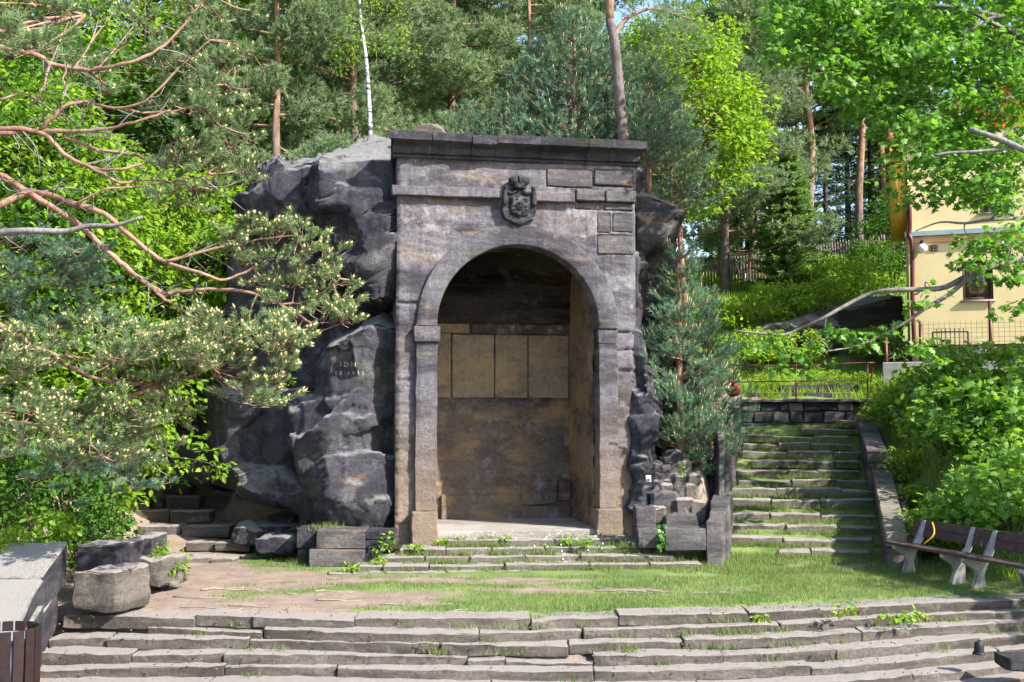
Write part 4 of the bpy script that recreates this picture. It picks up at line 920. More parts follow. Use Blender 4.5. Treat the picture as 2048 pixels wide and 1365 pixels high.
# railing
rl = thing('red_railing', P(1600, 800, 25.3), 'dark red tube railing above the retaining wall', 'railing')
rz0 = P(1600, 803, 25.35)[2]
tp = [P(1463, 731, 25.4), P(1595, 731, 25.4), P(1735, 726, 25.4), P(1745, 732, 25.5), P(1741, 765, 25.6)]
V, fs = tube_data(smooth_poly(tp[:3] + tp[3:], 4), .017, 8); mesh_np('top_rail', V, fs, M_red, rl, True)
V, fs = tube_data([P(1463, 765, 25.4), P(1737, 760, 25.4)], .013, 8); mesh_np('mid_rail', V, fs, M_red, rl, True)
for px in (1468, 1592, 1735): V, fs = tube_data([P(px, 803, 25.4), P(px, 728, 25.4)], .018, 8); mesh_np('rail_post', V, fs, M_red, rl, True)
a = rock('rusty_stone', [lump([(1466, 770), (1478, 764), (1484, 780), (1482, 793), (1464, 793)], 25.3, 25.8, .8)], M_rust, .03, 'rust-coloured rock chunk at the left end of the railing', amp=(.03, .03, .02), strata=.03, seed=71)

# ================================================================== yellow house
hc0 = P(1822, 725, 27.5); HA = R(-19); ht, hb = np.array([math.cos(HA), math.sin(HA), 0]), np.array([-math.sin(HA), math.cos(HA), 0])
HZ = hc0[2] - .5
def hp(u, d, z): return hc0 * [1, 1, 0] + ht * u + hb * d + np.array([0, 0, z])
def hu(px, py, d=0.0):
    r_ = ray(px, py); n_ = hb; o = hc0 * [1, 1, 0] + hb * d; c = np.array([0, 0, CAMZ]); t_ = (o - c).dot(n_) / r_.dot(n_); q = c + r_ * t_; return (q - o).dot(ht), q[2]
def hbox(u0, u1, d0, d1, z0, z1): return np.array([hp(u, d, z) for z in (z0, z1) for u, d in ((u0, d0), (u1, d0), (u1, d1), (u0, d1))])
house = thing('yellow_house', hc0 * [1, 1, 0] + [0, 0, HZ], 'pale yellow two-storey house with red downpipe behind the maple', 'house')
zl0, zl1 = hu(1835, 474)[1], hu(1835, 464)[1]; WL = 9.0; ZR = hu(1800, 292, -.35)[1] + .36
wu0, wz0 = hu(1926, 601); wu1, wz1 = hu(1985, 520)
def wall_with_hole(name, u0, u1, z0, z1, h, mat, d=0):
    us_ = [u0, h[0], h[1], u1]; zs_ = [z0, h[2], h[3], z1]; mb = MB()
    for i in range(3):
        for j in range(3):
            if i == 1 and j == 1: continue
            mb.add([hp(us_[i], d, zs_[j]), hp(us_[i + 1], d, zs_[j]), hp(us_[i + 1], d, zs_[j + 1]), hp(us_[i], d, zs_[j + 1])], [[(0, 1, 2, 3)]])
    for (a, b) in (((h[0], h[2]), (h[1], h[2])), ((h[1], h[2]), (h[1], h[3])), ((h[1], h[3]), (h[0], h[3])), ((h[0], h[3]), (h[0], h[2]))):
        mb.add([hp(a[0], d, a[1]), hp(b[0], d, b[1]), hp(b[0], d + .18, b[1]), hp(a[0], d + .18, a[1])], [[(0, 1, 2, 3)]])
    return mb.build(name, mat, house)
zpl = hu(1900, 690)[1]
wall_with_hole('ground_floor_wall', 0, WL, zpl, zl0, (wu0, wu1, wz0, wz1), M_cream)
uw = (hu(1960, 400)[0], hu(2025, 400)[0], hu(1960, 425)[1], hu(1960, 345)[1])
wall_with_hole('upper_wall', .02, WL, zl1 + .002, ZR, uw, M_cream, .12)
hexa('plinth', hbox(.03, WL, .03, 4.1, HZ - 1.2, zpl), M_plinth, house, (10, 4, 2), .01, .01, 3)
hexa('peach_band', hbox(-.03, WL, -.05, .1, zl0 - .16, zl0 - .002), M_band, house, (4, 1, 1), .01, .003, 1)
hexa('flashing', hbox(-.08, WL, -.12, .14, zl0, zl1), M_flash, house, (6, 1, 1), .01, .006, 2)
for d0, d1 in ((0, 6.5),):
    mb = MB(); mb.add([hp(0, 0, zpl), hp(0, 4.2, zpl), hp(0, 4.2, ZR), hp(0, 0.0, ZR)], [[(0, 1, 2, 3)]]); mb.add([hp(WL, 0, zpl), hp(WL, 4.2, zpl), hp(WL, 4.2, ZR), hp(WL, 0, ZR)], [[(0, 1, 2, 3)]]); mb.add([hp(0, 4.2, zpl), hp(WL, 4.2, zpl), hp(WL, 4.2, ZR), hp(0, 4.2, ZR)], [[(0, 1, 2, 3)]]); mb.build('side_wall', M_cream, house)
def window(u0, u1, z0, z1, d, bars):
    w = bpy.data.objects.new('window', None); col.objects.link(w); w.parent = house; w.location = Vector(hp((u0 + u1) / 2, d, z0)) - house.location
    mesh_np('pane', hbox(u0 + .04, u1 - .04, d + .1, d + .12, z0 + .04, z1 - .04), [BOXF], M_glassdark, w)
    for n_, (a, b, c, e) in (('frame', (u0, u0 + .06, z0, z1)), ('frame', (u1 - .06, u1, z0, z1)), ('frame', (u0 + .06, u1 - .06, z0, z0 + .07)), ('frame', (u0 + .06, u1 - .06, z1 - .07, z1)), ('mullion', ((u0 + u1) / 2 - .015, (u0 + u1) / 2 + .015, z0 + .07, z1 - .07))): mesh_np(n_, hbox(a, b, d + .05, d + .09, c, e), [BOXF], M_wood, w)
    mesh_np('sill', hbox(u0 - .05, u1 + .05, d - .06, d + .05, z0 - .05, z0 - .004), [BOXF], M_conc, w)
window(wu0, wu1, wz0, wz1, 0, 1); window(*uw, .12, 1)
# gable roof: verge tiles rise to the right, orange boards in the gable
ze = hu(1800, 292, -.35)[1]; ue, ur = -.5, WL / 2; zr = ze + 2.4; sl_ = (zr - ze) / (ur - ue); ZG = ze + .35
mb = MB()
for s_, uu in ((1, ue), (-1, WL - ue)):
    mb.add(np.array([hp(u, d, z + q) for q in (0, .1) for u, d, z in ((uu, -.4, ze), (ur, -.4, zr), (ur, 4.7, zr), (uu, 4.7, ze))]), [BOXF])
roof = mb.build('roof', M_tile, house)
for i in range(22):
    c = hp(ue + .02 + i * .22, -.42, ze + .1 + sl_ * (.02 + i * .22)); V, fs = tube_data([c, c + ht * .26 + [0, 0, .26 * sl_]], [.085, .075], 8); mesh_np('verge_tile', V, fs, M_tile, house, True)
mb = MB(); mb.add([hp(.0, .1, ZG), hp(WL, .1, ZG), hp(ur, .1, ZG + sl_ * ur)], [[(0, 1, 2)]]); mb.build('gable_boards', M_orangewall, house)
for i in range(int(WL / .3)):
    u_ = .15 + i * .3; zt_ = ZG + sl_ * (u_ if u_ < ur else WL - u_) - .08
    if zt_ > ZG + .1: mesh_np('gable_batten', hbox(u_ - .02, u_ + .02, .07, .098, ZG, zt_), [BOXF], M_orangewall, house)
ga = hu(1790, 436, -.1)
mb = MB(); mb.add(np.array([hp(u, d, z) for z in (ga[1], ga[1] + 1.6) for u, d in ((-.4, .05), (-.02, .05), (-.02, 4.1), (-.4, 4.1))]), [BOXF]); mb.build('side_bay', M_orange, house)
dp = [(1819, 405), (1820, 455), (1817, 470), (1824, 492), (1825, 600), (1829, 690), (1832, 700)]
pts = []
for a, b in dp: u, z = hu(a, b, -.1); pts.append(hp(u, -.1, z))
V, fs = tube_data(smooth_poly(pts, 4), .055, 8); mesh_np('downpipe', V, fs, M_red, house, True)
u, z = hu(1845, 497, -.12); V, f = lathe(hp(u, -.14, z), [(0, -.115), (.07, -.09), (.112, -.03), (.115, .02), (.08, .085), (.03, .115), (0, .116)], 16); lm = mesh_np('wall_lamp', V, [f], M_white, house, True)
V, f = lathe(hp(u, -.14, z), [(.05, .1), (.055, .19), (0, .2)], 10); mesh_np('lamp_cap', V, [f], M_black, lm, True); mesh_np('lamp_arm', hbox(u - .02, u + .02, -.14, 0, z + .15, z + .19), [BOXF], M_black, lm)
u, z = hu(1867, 497); npl = mesh_np('number_plate', hbox(u - .1, u + .1, -.02, -.002, z - .075, z + .075), [BOXF], M_plate, house)
text_obj('house_number', '125', .15, lambda x, y: hp(u + x, -.025, z - .052 + y), M_conc, npl)
# fences by the house
def fence_panel(name, p0, p1, z0, z1, mat, parent, step, r, rows=None):
    p0, p1 = np.asarray(p0), np.asarray(p1); L = np.linalg.norm((p1 - p0)[:2]); mb = MB(); n_ = int(L / step)
    for i in range(n_ + 1): q = p0 + (p1 - p0) * i / n_; mb.add(*tube_data([q * [1, 1, 0] + [0, 0, z0], q * [1, 1, 0] + [0, 0, z1]], r, 3, False))
    rows = rows or np.arange(z0, z1 + .001, step)
    for z_ in rows: mb.add(*tube_data([p0 * [1, 1, 0] + [0, 0, z_], p1 * [1, 1, 0] + [0, 0, z_]], r, 3, False))
    return mb.build(name, mat, parent)
wf = thing('wire_fence', hp(.8, -1.2, hu(1900, 725, -1.2)[1]), 'wire mesh fence with dark red posts in front of the yellow house', 'fence')
fz0, fz1 = hu(1900, 722, -1.2)[1], hu(1900, 642, -1.2)[1]
ups = [hu(x, 700, -1.2)[0] for x in (1772, 1842, 1982, 2060)]
for i, u in enumerate(ups):
    top = fz1 + (.45 if i == 2 else -.05 if i else -.35); V, fs = tube_data([hp(u, -1.2, fz0 - .5), hp(u, -1.2, top)], .045, 8); mesh_np('fence_post', V, fs, M_red, wf, True)
for i in range(3): 
    hi_ = fz1 if i else fz0 + .55
    fence_panel('wire_panel', hp(ups[i] + .06, -1.2, 0), hp(ups[i + 1] - .06, -1.2, 0), fz0, hi_, M_black, wf, .11, .004)
gt = thing('iron_gate', hp(.6, -1.35, fz0), 'black iron bar gate leaning at the wire fence beside the house', 'gate')
g0, g1 = hu(1866, 700, -1.35)[0], hu(1937, 700, -1.35)[0]; gz1 = hu(1900, 664, -1.35)[1]
for i in range(9):
    u = g0 + (g1 - g0) * i / 8; V, fs = tube_data([hp(u, -1.35, fz0 + .02), hp(u, -1.35, gz1 + (.08 if 0 < i < 8 else 0))], .012 if 0 < i < 8 else .024, 6); mesh_np('gate_bar', V, fs, M_black, gt, True)
for z_ in (fz0 + .1, gz1 - .35, gz1): V, fs = tube_data([hp(g0, -1.35, z_), hp(g1, -1.35, z_)], .016, 6); mesh_np('gate_rail', V, fs, M_black, gt, True)
u, z = hu(1959, 722, -.9); bk_ = thing('white_bucket', hp(u, -.9, fz0), 'white bucket standing behind the wire fence by the house', 'bucket')
V, f = lathe(hp(u, -.9, fz0), [(0, 0), (.13, 0), (.155, .26), (.165, .27), (.15, .27), (.125, .02), (0, .02)], 16); mesh_np('pail', V, [f], M_white, bk_, True)
V, fs = tube_data([hp(u + .16 * math.cos(a), -.9, fz0 + .26 + .3 * math.sin(a)) for a in np.linspace(0, math.pi, 9)], .006, 5); mesh_np('handle', V, fs, M_steel, bk_, True)
fw = thing('fence_footing', hp(2, -1.2, fz0), 'grey concrete footing under the wire fence', 'wall'); hexa('footing', hbox(hu(1765, 722, -1.2)[0], WL, -1.35, -1.05, fz0 - 1.2, fz0 - .02), M_conc, fw, (8, 2, 3), .02, .02, 9)
# picket fence on the slope with washing behind it
pf = thing('picket_fence', P(1460, 590, 36), 'weathered wooden picket fence on the green slope', 'fence')
A, B = P(1396, 590, 36), P(1772, 533, 38); L = np.linalg.norm(B - A); n_ = 66
base = MB(); pick = None
for i in range(n_):
    q = A + (B - A) * (i + .5) / n_; h_ = 1.12 + rs.uniform(-.04, .05); tl = rs.uniform(-.015, .015)
    if pick is None:
        V = np.array([(-.03, -.012, 0), (.03, -.012, 0), (.03, .012, 0), (-.03, .012, 0), (-.03, -.012, 1.07), (.03, -.012, 1.07), (.03, .012, 1.07), (-.03, .012, 1.07), (0, -.012, 1.15), (0, .012, 1.15)])
        pick = mesh_np('picket', V + A, [BOXF[[0, 2, 3, 4, 5]], [(4, 5, 8, 8), (7, 9, 6, 6)][:0] or np.zeros((0, 4), int), [(4, 5, 8), (6, 7, 9)], [(5, 6, 9, 8), (7, 4, 8, 9)]], M_picket, pf); o_ = pick
        pick.location = (0, 0, 0); me_off = A - np.array(wloc(pf)); 
    else: o_ = pick.copy(); col.objects.link(o_)
    o_.location = Vector(q - A); o_.scale = (1, 1, 1)
for zz in (.3, .9): V, fs = tube_data([A + [0, .03, zz], B + [0, .03, zz]], .025, 4); mesh_np('fence_rail', V, fs, M_picket, pf)
for i in (11, 46): q = A + (B - A) * i / n_; V, fs = tube_data([q + [0, .08, -.2], q + [0, .08, 1.25]], .03, 8); mesh_np('green_post', V, fs, M_green, pf, True)
WASH = [('white_sheet', 1455, 505, 1464, 565, (.75, .75, .76), 'narrow white cloth hung furthest left behind the picket fence'), ('grey_cloth', 1466, 518, 1478, 550, (.2, .2, .19), 'dark grey cloth hung behind the picket fence'), ('blue_towel', 1481, 515, 1494, 545, (.02, .3, .42), 'turquoise towel hung behind the picket fence'), ('red_towel', 1495, 508, 1510, 536, (.45, .04, .06), 'dark red towel hung behind the picket fence'), ('white_sheet', 1484, 541, 1504, 566, (.8, .8, .8), 'broad white sheet hung below the coloured towels')]
for nme, x0, y0, x1, y1, c_, lab in WASH:
    a, b = P(x0, y0, 36.9), P(x1, y1, 36.9); nn_ = 10; U2, V2 = np.meshgrid(np.linspace(0, 1, nn_), np.linspace(0, 1, 5), indexing='ij'); wx = a[0] + (b[0] - a[0]) * U2.ravel(); wz = a[2] + (b[2] - a[2]) * V2.ravel(); wy = 36.9 + .03 * np.sin(U2.ravel() * 14 + x0) * (.3 + V2.ravel())
    fr_ = np.stack([wx, wy, wz], 1); mbw = MB(); mbw.add(fr_, [grid_faces(nn_, 5)]); mbw.add(fr_ + [0, .008, 0], [grid_faces(nn_, 5)[:, ::-1]])
    tag(mbw.build(nme, m_plain(nme + str(x0), c_, .9, .1, .08, 8, 0), None, True), lab, 'laundry')
V, fs = tube_data([P(1440, 503, 36.9), P(1480, 511, 36.9), P(1520, 506, 36.9)], .006, 4); tag(mesh_np('washing_line', V, fs, M_conc, None), 'thin washing line behind the picket fence', 'line')
# rock ledge in the slope behind the lawn
rock('slope_rock', [lump([(1500, 665), (1560, 640), (1640, 625), (1690, 640), (1690, 700), (1600, 720), (1500, 720)], 29.2, 32, .9), lump([(1660, 600), (1820, 590), (1815, 690), (1670, 690)], 30.0, 32.5, .9)], M_rock2, .08, 'brown mossy rock ledge below the picket fence', amp=(.12, .08, .03), strata=.1, seed=81, facet=.85)

# ================================================================== vegetation
RG = np.random.default_rng(11)
t = NT('pine_trunk_bark'); n = t.noise(t.pos((1, 1, .35)), 11, 4, .7); tc = t.n('ShaderNodeTexCoord'); sx = t.n('ShaderNodeSeparateXYZ'); t.l(tc.outputs['Object'], sx.inputs[0])
mr = t.n('ShaderNodeMapRange'); mr.inputs[1].default_value = 2.2; mr.inputs[2].default_value = 4.6; t.l(t.math('ADD', sx.outputs[2], t.math('MULTIPLY', n, 1.2)), mr.inputs[0])
c = t.mix(mr.outputs[0], (.13, .105, .1), (.3, .185, .12)); c = t.mix(t.ramp(n, [(.32, .75), (.55, 0)]), c, (.045, .03, .025)); t.bump(n, .8, .03); M_ptrunk = t.fin(c, .9, .1)

def scots(seed, h, c0, cr, nbr=24, mat=None, up=.25, clumps=5, shoots=44, k=13, nl=.12, w=.013):
    rng = np.random.default_rng(seed); root = thing('pine_tree', (0, 0, 0), 'x', 'tree')
    tz = np.linspace(-.3, h, 9); bend = np.cumsum(rng.normal(0, .06, (9, 2)), 0); bend[0] = 0
    tp_ = np.c_[bend, tz]; V, fs = tube_data(tp_, np.interp(tz, [0, h], [.085 + .005 * h, .025]), 8); mesh_np('trunk', V, fs, M_ptrunk, root, True)
    mb = MB(); pos = []; dr = []
    for i in range(nbr):
        f = (i + rng.random()) / nbr; z0 = c0 + (h - c0) * f; a = rng.uniform(0, 2 * math.pi); L = cr * (1.15 - .75 * f ** 1.6) * rng.uniform(.55, 1.15)
        b0 = np.array([np.interp(z0, tz, bend[:, 0]), np.interp(z0, tz, bend[:, 1]), z0]); e = np.array([math.cos(a), math.sin(a), 0])
        s = np.linspace(0, 1, 6)[:, None]; pts = b0 + e * L * s + np.array([0, 0, 1]) * L * (up * s ** 2 + rng.uniform(-.25, .35) * s) + np.cumsum(rng.normal(0, .05, (6, 3)), 0) * s
        mb.add(*tube_data(pts, np.linspace(.045, .012, 6) * (.5 + .16 * cr), 4, False))
        for j in range(clumps):
            q = rng.uniform(.35, 1.05); c = pts[0] * 0 + np.array([np.interp(min(q, 1), s[:, 0], pts[:, d]) for d in range(3)]) + e * max(0, q - 1) * L + rng.normal(0, .13, 3) * cr * .5
            m = int(shoots * rng.uniform(.6, 1.3)); bl = in_ball(rng, m, .2); r_ = np.array([.42, .42, .2]) * (.55 + .22 * cr) * rng.uniform(.7, 1.2)
            pos.append(c + bl * r_); dr.append(unit(bl * [1, 1, .6] + [0, 0, .55] + e * .3 + rng.normal(0, .3, (m, 3))))
    mb.build('branches', M_bark_pine, root, True)
    pos = np.concatenate(pos); dr = np.concatenate(dr)
    leafobj('crown', [needles(pos, dr, rng, .13, k, nl, w, .8)], mat or M_ndl_far, root); return root
def young_pine(seed, h, cr, mat, step=.3, per=7, k=18, nl=.065, w=.0042, nsh=11, candles=True, low=.12):
    rng = np.random.default_rng(seed); root = thing('young_pine', (0, 0, 0), 'x', 'tree')
    tz = np.linspace(-.2, h * .97, 7); V, fs = tube_data(np.c_[np.cumsum(rng.normal(0, .012, (7, 2)), 0), tz], np.interp(tz, [0, h], [.05 + .01 * h, .012]), 7); mesh_np('trunk', V, fs, M_bark_pine, root, True)
    mb = MB(); pos = []; dr = []; tips = []
    for z0 in np.arange(low * h, h * .97, step):
        f = z0 / h; Lm = cr * min(1, .7 + 1.2 * f) * (1 - f) ** .8 * 1.25 * rng.uniform(.72, 1.18)
        for a in rng.uniform(0, 2 * math.pi, per):
            L = Lm * rng.choice([.5, .8, 1.0, 1.25]) * rng.uniform(.85, 1.15) + .06; e = np.array([math.cos(a), math.sin(a), 0]); s = np.linspace(0, 1, 5)[:, None]
            pts = np.array([0, 0, z0 + rng.uniform(-.04, .04)]) + e * L * s + np.array([0, 0, 1]) * L * (.5 * s ** 1.6 + rng.uniform(-.15, .15) * s)
            mb.add(*tube_data(pts, np.linspace(.016, .005, 5), 3, False))
            m = max(4, int(nsh * (L / cr) ** .8 * rng.uniform(.8, 1.3))); q = rng.uniform(.25, 1.0, m) ** .7
            c = np.stack([np.interp(q, s[:, 0], pts[:, d]) for d in range(3)], 1); sd = np.cross(e, [0, 0, 1])
            off = rng.normal(0, 1, (m, 1)) * sd * .16 * L * .9 + rng.normal(0, .05, (m, 3)); pos.append(c + off); dr.append(unit(e * .55 + np.array([0, 0, .75]) + off * 1.5 + rng.normal(0, .28, (m, 3)))); tips.append(pts[-1])
    mb.build('branches', M_bark_pine, root, True)
    pos = np.concatenate(pos); dr = np.concatenate(dr); leafobj('crown', [needles(pos, dr, rng, .15, k, nl, w, .75)], mat, root)
    if candles:
        sel = rng.choice(len(pos), len(pos) // 6, False); mb = MB()
        for i in sel: d = unit(dr[i] * .5 + np.array([0, 0, .8])); mb.add(*tube_data([pos[i] + dr[i] * .13, pos[i] + dr[i] * .14 + d * .09], [.008, .004], 3, True))
        mb.build('candles', M_cone, root)
    return root
def decid(seed, h, c0, rx, mat, trunk, shape='kite', ncl=110, per=75, size=.15, flat=.32, bark_r=.1, name='leafy_tree', up=.9):
    rng = np.random.default_rng(seed); root = thing(name, (0, 0, 0), 'x', 'tree')
    tz = np.linspace(-.3, h * .85, 7); bd = np.cumsum(rng.normal(0, .05, (7, 2)), 0); tp_ = np.c_[bd, tz]; V, fs = tube_data(tp_, np.interp(tz, [0, h], [bark_r, .02]), 7); mesh_np('trunk', V, fs, trunk, root, True)
    cc = (c0 + h) / 2; rz_ = (h - c0) / 2; mb = MB(); data = []
    b = in_ball(rng, ncl, .45); b[:, 2] = np.clip(b[:, 2], -1, 1)
    for q in b:
        c = np.array([0, 0, cc]) + q * [rx, rx, rz_] * rng.uniform(.8, 1.08)
        z0 = min(max(c[2] - rng.uniform(.3, 1.2) * (abs(q[0]) + abs(q[1])) * rx * .6, h * .12), h * .8); b0 = np.array([np.interp(z0, tz, bd[:, 0]), np.interp(z0, tz, bd[:, 1]), z0])
        mid = (b0 + c) / 2 + [0, 0, .12]; mb.add(*tube_data(smooth_poly([b0, mid, c], 2), np.linspace(.028, .006, 5), 3, False))
        r_ = rx * .3 * rng.uniform(.7, 1.25); data.append(spray(rng, c, (r_, r_, r_ * flat * 1.6), int(per * rng.uniform(.6, 1.3)), size, shape, up))
    mb.build('branches', trunk, root, True); leafobj('crown', data, mat, root); return root
def spruce(seed, h, cr, mat, step=.26, per=14, k=10, nl=.1, w=.014, nsh=22):
    rng = np.random.default_rng(seed); root = thing('spruce_tree', (0, 0, 0), 'x', 'tree')
    V, fs = tube_data([(0, 0, -.3), (0, 0, h * .5), (0, 0, h)], [.05 + .014 * h, .03 + .006 * h, .01], 7); mesh_np('trunk', V, fs, M_bark_dark, root, True); pos = []; dr = []; mb = MB()
    for z0 in np.arange(.06 * h, h * .99, step):
        f = z0 / h; Lm = cr * (1 - f) ** .85 + .06
        for a in rng.uniform(0, 2 * math.pi, per):
            L = Lm * rng.uniform(.6, 1.15); e = np.array([math.cos(a), math.sin(a), 0]); s = np.linspace(0, 1, 5)[:, None]
            pts = np.array([0, 0, z0]) + e * L * s + np.array([0, 0, 1]) * L * (-.35 * s + .25 * s ** 2.5); mb.add(*tube_data(pts, np.linspace(.014, .004, 5), 3, False))
            m = max(4, int(nsh * (L / cr) ** .7)); q = rng.uniform(.12, 1.0, m); c = np.stack([np.interp(q, s[:, 0], pts[:, d]) for d in range(3)], 1); sd = np.cross(e, [0, 0, 1]); sg = rng.choice([-1, 1], (m, 1))
            d = unit(e * .8 + sd * sg * .7 + np.array([0, 0, -.15]) + rng.normal(0, .2, (m, 3))); pos.append(c + sd * sg * rng.uniform(0, .22, (m, 1)) * L * (1 - q[:, None] * .6)); dr.append(d)
    mb.build('branches', M_bark_dark, root, True); pos = np.concatenate(pos); dr = np.concatenate(dr); leafobj('crown', [needles(pos, dr, rng, .24, k, nl, w, .7)], mat, root); return root
def shrub(seed, r, hgt, mat, shape='oval', n=30, per=40, size=.09, name='shrub', stems=8, label='x', cat='shrub', flat=.45):
    rng = np.random.default_rng(seed); root = thing(name, (0, 0, 0), label, cat); mb = MB(); data = []
    for i in range(n):
        q = in_ball(rng, 1, .35)[0]; c = np.array([q[0] * r, q[1] * r, hgt * (.52 + .5 * q[2])]); c[2] = max(c[2], .08)
        if i < stems: mb.add(*tube_data(smooth_poly([(q[0] * r * .15, q[1] * r * .15, -.1), (q[0] * r * .6, q[1] * r * .6, c[2] * .6), c], 3), np.linspace(.022, .006, 7), 4, False))
        rr_ = r * .36 * rng.uniform(.7, 1.2); data.append(spray(rng, c, (rr_, rr_, rr_ * flat * 1.5), int(per * rng.uniform(.6, 1.3)), size, shape))
    mb.build('stems', M_bark_dark, root, True); leafobj('leaves', data, mat, root); return root

used = set()
def plant(proto, px=None, Yd=None, sc=1.0, rz=0.0, label='', group=None, x=None, dz=0.0, z=None, scz=None, cat=None, name=None):
    xx = P(px, 600, Yd)[0] if x is None else x; zz = (hz(xx, Yd) if z is None else z) + dz
    s3 = (sc, sc, sc if scz is None else scz)
    if proto.name not in used: o = proto; used.add(proto.name)
    else: o = copy_obj(proto)
    o.location = (xx, Yd, zz); o.rotation_euler = (0, 0, rz); o.scale = s3; o['label'] = label
    if group: o['group'] = group
    elif 'group' in o: del o['group']
    if cat: o['category'] = cat
    return o
PA_ = scots(1, 8.0, 1.3, 2.1, 30); PB_ = scots(2, 9.0, 2.2, 2.3, 32); PC_ = scots(3, 12, 5.5, 2.4, 26)
YP = young_pine(5, 4.0, 1.35, M_ndl_blue, per=10, k=18, nl=.095, w=.009, nsh=16, step=.24); YQ = young_pine(6, 3.7, .95, M_ndl_blue, per=8, k=22, nl=.075, w=.006, nsh=24, step=.3, low=.03, candles=True)
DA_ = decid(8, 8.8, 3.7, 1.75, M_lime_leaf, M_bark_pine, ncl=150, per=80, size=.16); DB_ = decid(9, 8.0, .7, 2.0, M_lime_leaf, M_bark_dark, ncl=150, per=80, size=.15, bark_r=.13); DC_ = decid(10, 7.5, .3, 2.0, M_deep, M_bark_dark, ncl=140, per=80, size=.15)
DB2 = decid(14, 6.0, .2, 1.7, M_lime_leaf, M_bark_dark, 'oval', ncl=130, per=80, size=.12, bark_r=.08)
SA_ = spruce(12, 4.6, 1.35, M_spruce, .24, 15, 16, .1, .02, 26); SB_ = spruce(13, 10, 2.4, M_spruce_dk, .5, 9, 10, .13, .018, 18)
# --- trees behind the rock and the portal
plant(PA_, 541, 23.4, .95, .3, 'dark-trunked pine rising behind the black rock left of the birch')
for i, (px, yy, pr, sc, lb) in enumerate(((664, 29, PB_, .95, 'orange-trunked pine just left of the birch, its trunk half hidden'), (702, 27, PA_, 1.1, 'orange-trunked pine with crooked lower trunk directly left of the birch'), (760, 29.5, PB_, .9, 'orange-trunked pine directly right of the birch trunk'), (905, 31, PA_, 1.2, 'slim orange-trunked pine behind the left half of the cornice'), (1062, 33, PB_, 1.0, 'pine behind the coat of arms in the middle of the photo'), (600, 33, PA_, 1.25, 'pine between the dark-trunked pine and the birch, further back'), (835, 35, PB_, 1.1, 'grey-green pine behind the broken stones of the cornice'), (985, 37, PA_, 1.35, 'pine far behind the middle of the cornice'))):
    plant(pr, px, yy, sc, i * 1.3, lb)
birch = thing('birch_tree', P(742, 275, 24), 'slender birch with white trunk behind the left end of the cornice', 'tree'); bb = hz(P(742, 275, 24)[0], 24)
pts = smooth_poly([P(745, 330, 24), P(741, 270, 24), P(737, 190, 24), P(731, 110, 24), P(722, 50, 24), P(716, -40, 24), P(712, -160, 24)], 3); V, fs = tube_data(pts, np.linspace(.06, .028, len(pts)), 8); mesh_np('trunk', V, fs, M_bark_birch, birch, True)
mb = MB(); data = []; rng = np.random.default_rng(77)
for i in range(46):
    f = rng.uniform(.62, 1.0); q = pts[int(f * (len(pts) - 1))]; a = rng.uniform(0, 6.28); L = rng.uniform(.4, 1.3); e = np.array([math.cos(a), math.sin(a), 0]); c = q + e * L + [0, 0, rng.uniform(-.35, .3)]
    mb.add(*tube_data(smooth_poly([q, q + e * L * .5 + [0, 0, .25], c], 3), np.linspace(.016, .004, 7), 3, False)); data.append(spray(rng, c + [0, 0, -.1], (.35, .35, .3), 80, .07, 'oval', .3))
mb.build('branches', M_bark_dark, birch, True); leafobj('crown', data, M_lime_leaf, birch)
for i, (px, yy, pr, sc, lb) in enumerate(((1150, 22.3, YP, 1.0, 'dense blue-green young pine behind the cornice left of the leaning trunk'), (1075, 22.8, YP, .82, 'dense young pine behind the cornice above the coat of arms'), (1215, 23.4, YP, .95, 'dense young pine right behind the leaning pine trunk'), (1010, 22.2, YP, .55, 'small young pine behind the cornice left of the crest'), (938, 22.2, YP, .5, 'smallest young pine behind the cornice beside the broken stones'), (1300, 21.9, YP, .66, 'young pine beside the right end of the cornice'), (1345, 23, YP, .7, 'young pine above the layered crag right of the portal'), (640, 23.0, YP, .4, 'low pine bush on top of the black rock'), (855, 23.2, YP, .45, 'low pine bush behind the jagged stones on the cornice'))):
    plant(pr, px, yy, sc, i * 2.1, lb, z=6.75 if px < 1290 else (6.9 if px == 1300 else 6.2))
# leaning pine on the portal
lp_ = thing('leaning_pine', P(1247, 310, 21.0), 'tall pine with orange upper trunk leaning over the right end of the cornice', 'tree')
pts = smooth_poly([P(1250, 330, 21), P(1246, 270, 21), P(1238, 180, 21), P(1230, 90, 21), P(1220, 40, 21), P(1222, -20, 21), P(1232, -120, 21.2), P(1235, -260, 21.3)], 4)
V, fs = tube_data(pts[:17], np.linspace(.115, .085, 17), 10); mesh_np('trunk', V, fs, M_bark_grey, lp_, True); V, fs = tube_data(pts[16:], np.linspace(.085, .05, len(pts) - 16), 10); mesh_np('upper_trunk', V, fs, M_bark_pine, lp_, True)
for br in ([(1228, 75), (1240, 52), (1260, 33), (1290, 20), (1310, 18), (1345, 28), (1385, 40)], [(1222, 10), (1205, -8), (1180, -20), (1150, -35)]):
    q = smooth_poly([P(a, b, 21 + .1 * i) for i, (a, b) in enumerate(br)], 3); V, fs = tube_data(q, np.linspace(.05, .015, len(q)), 6); mesh_np('limb', V, fs, M_bark_pine, lp_, True)
rng = np.random.default_rng(5); pos = []; dr = []
for c in [P(1340, 45, 21.5), P(1370, 80, 21.6), P(1320, 110, 21.8), P(1300, 30, 21.4), P(1150, -40, 21.3), P(1220, -160, 21.3), P(1280, -120, 21), P(1180, -140, 21.5), P(1320, 170, 22), P(1280, 130, 22.2)]:
    bl = in_ball(rng, 110, .2); pos.append(c + bl * [.55, .5, .3]); dr.append(unit(bl + [0, 0, .5]))
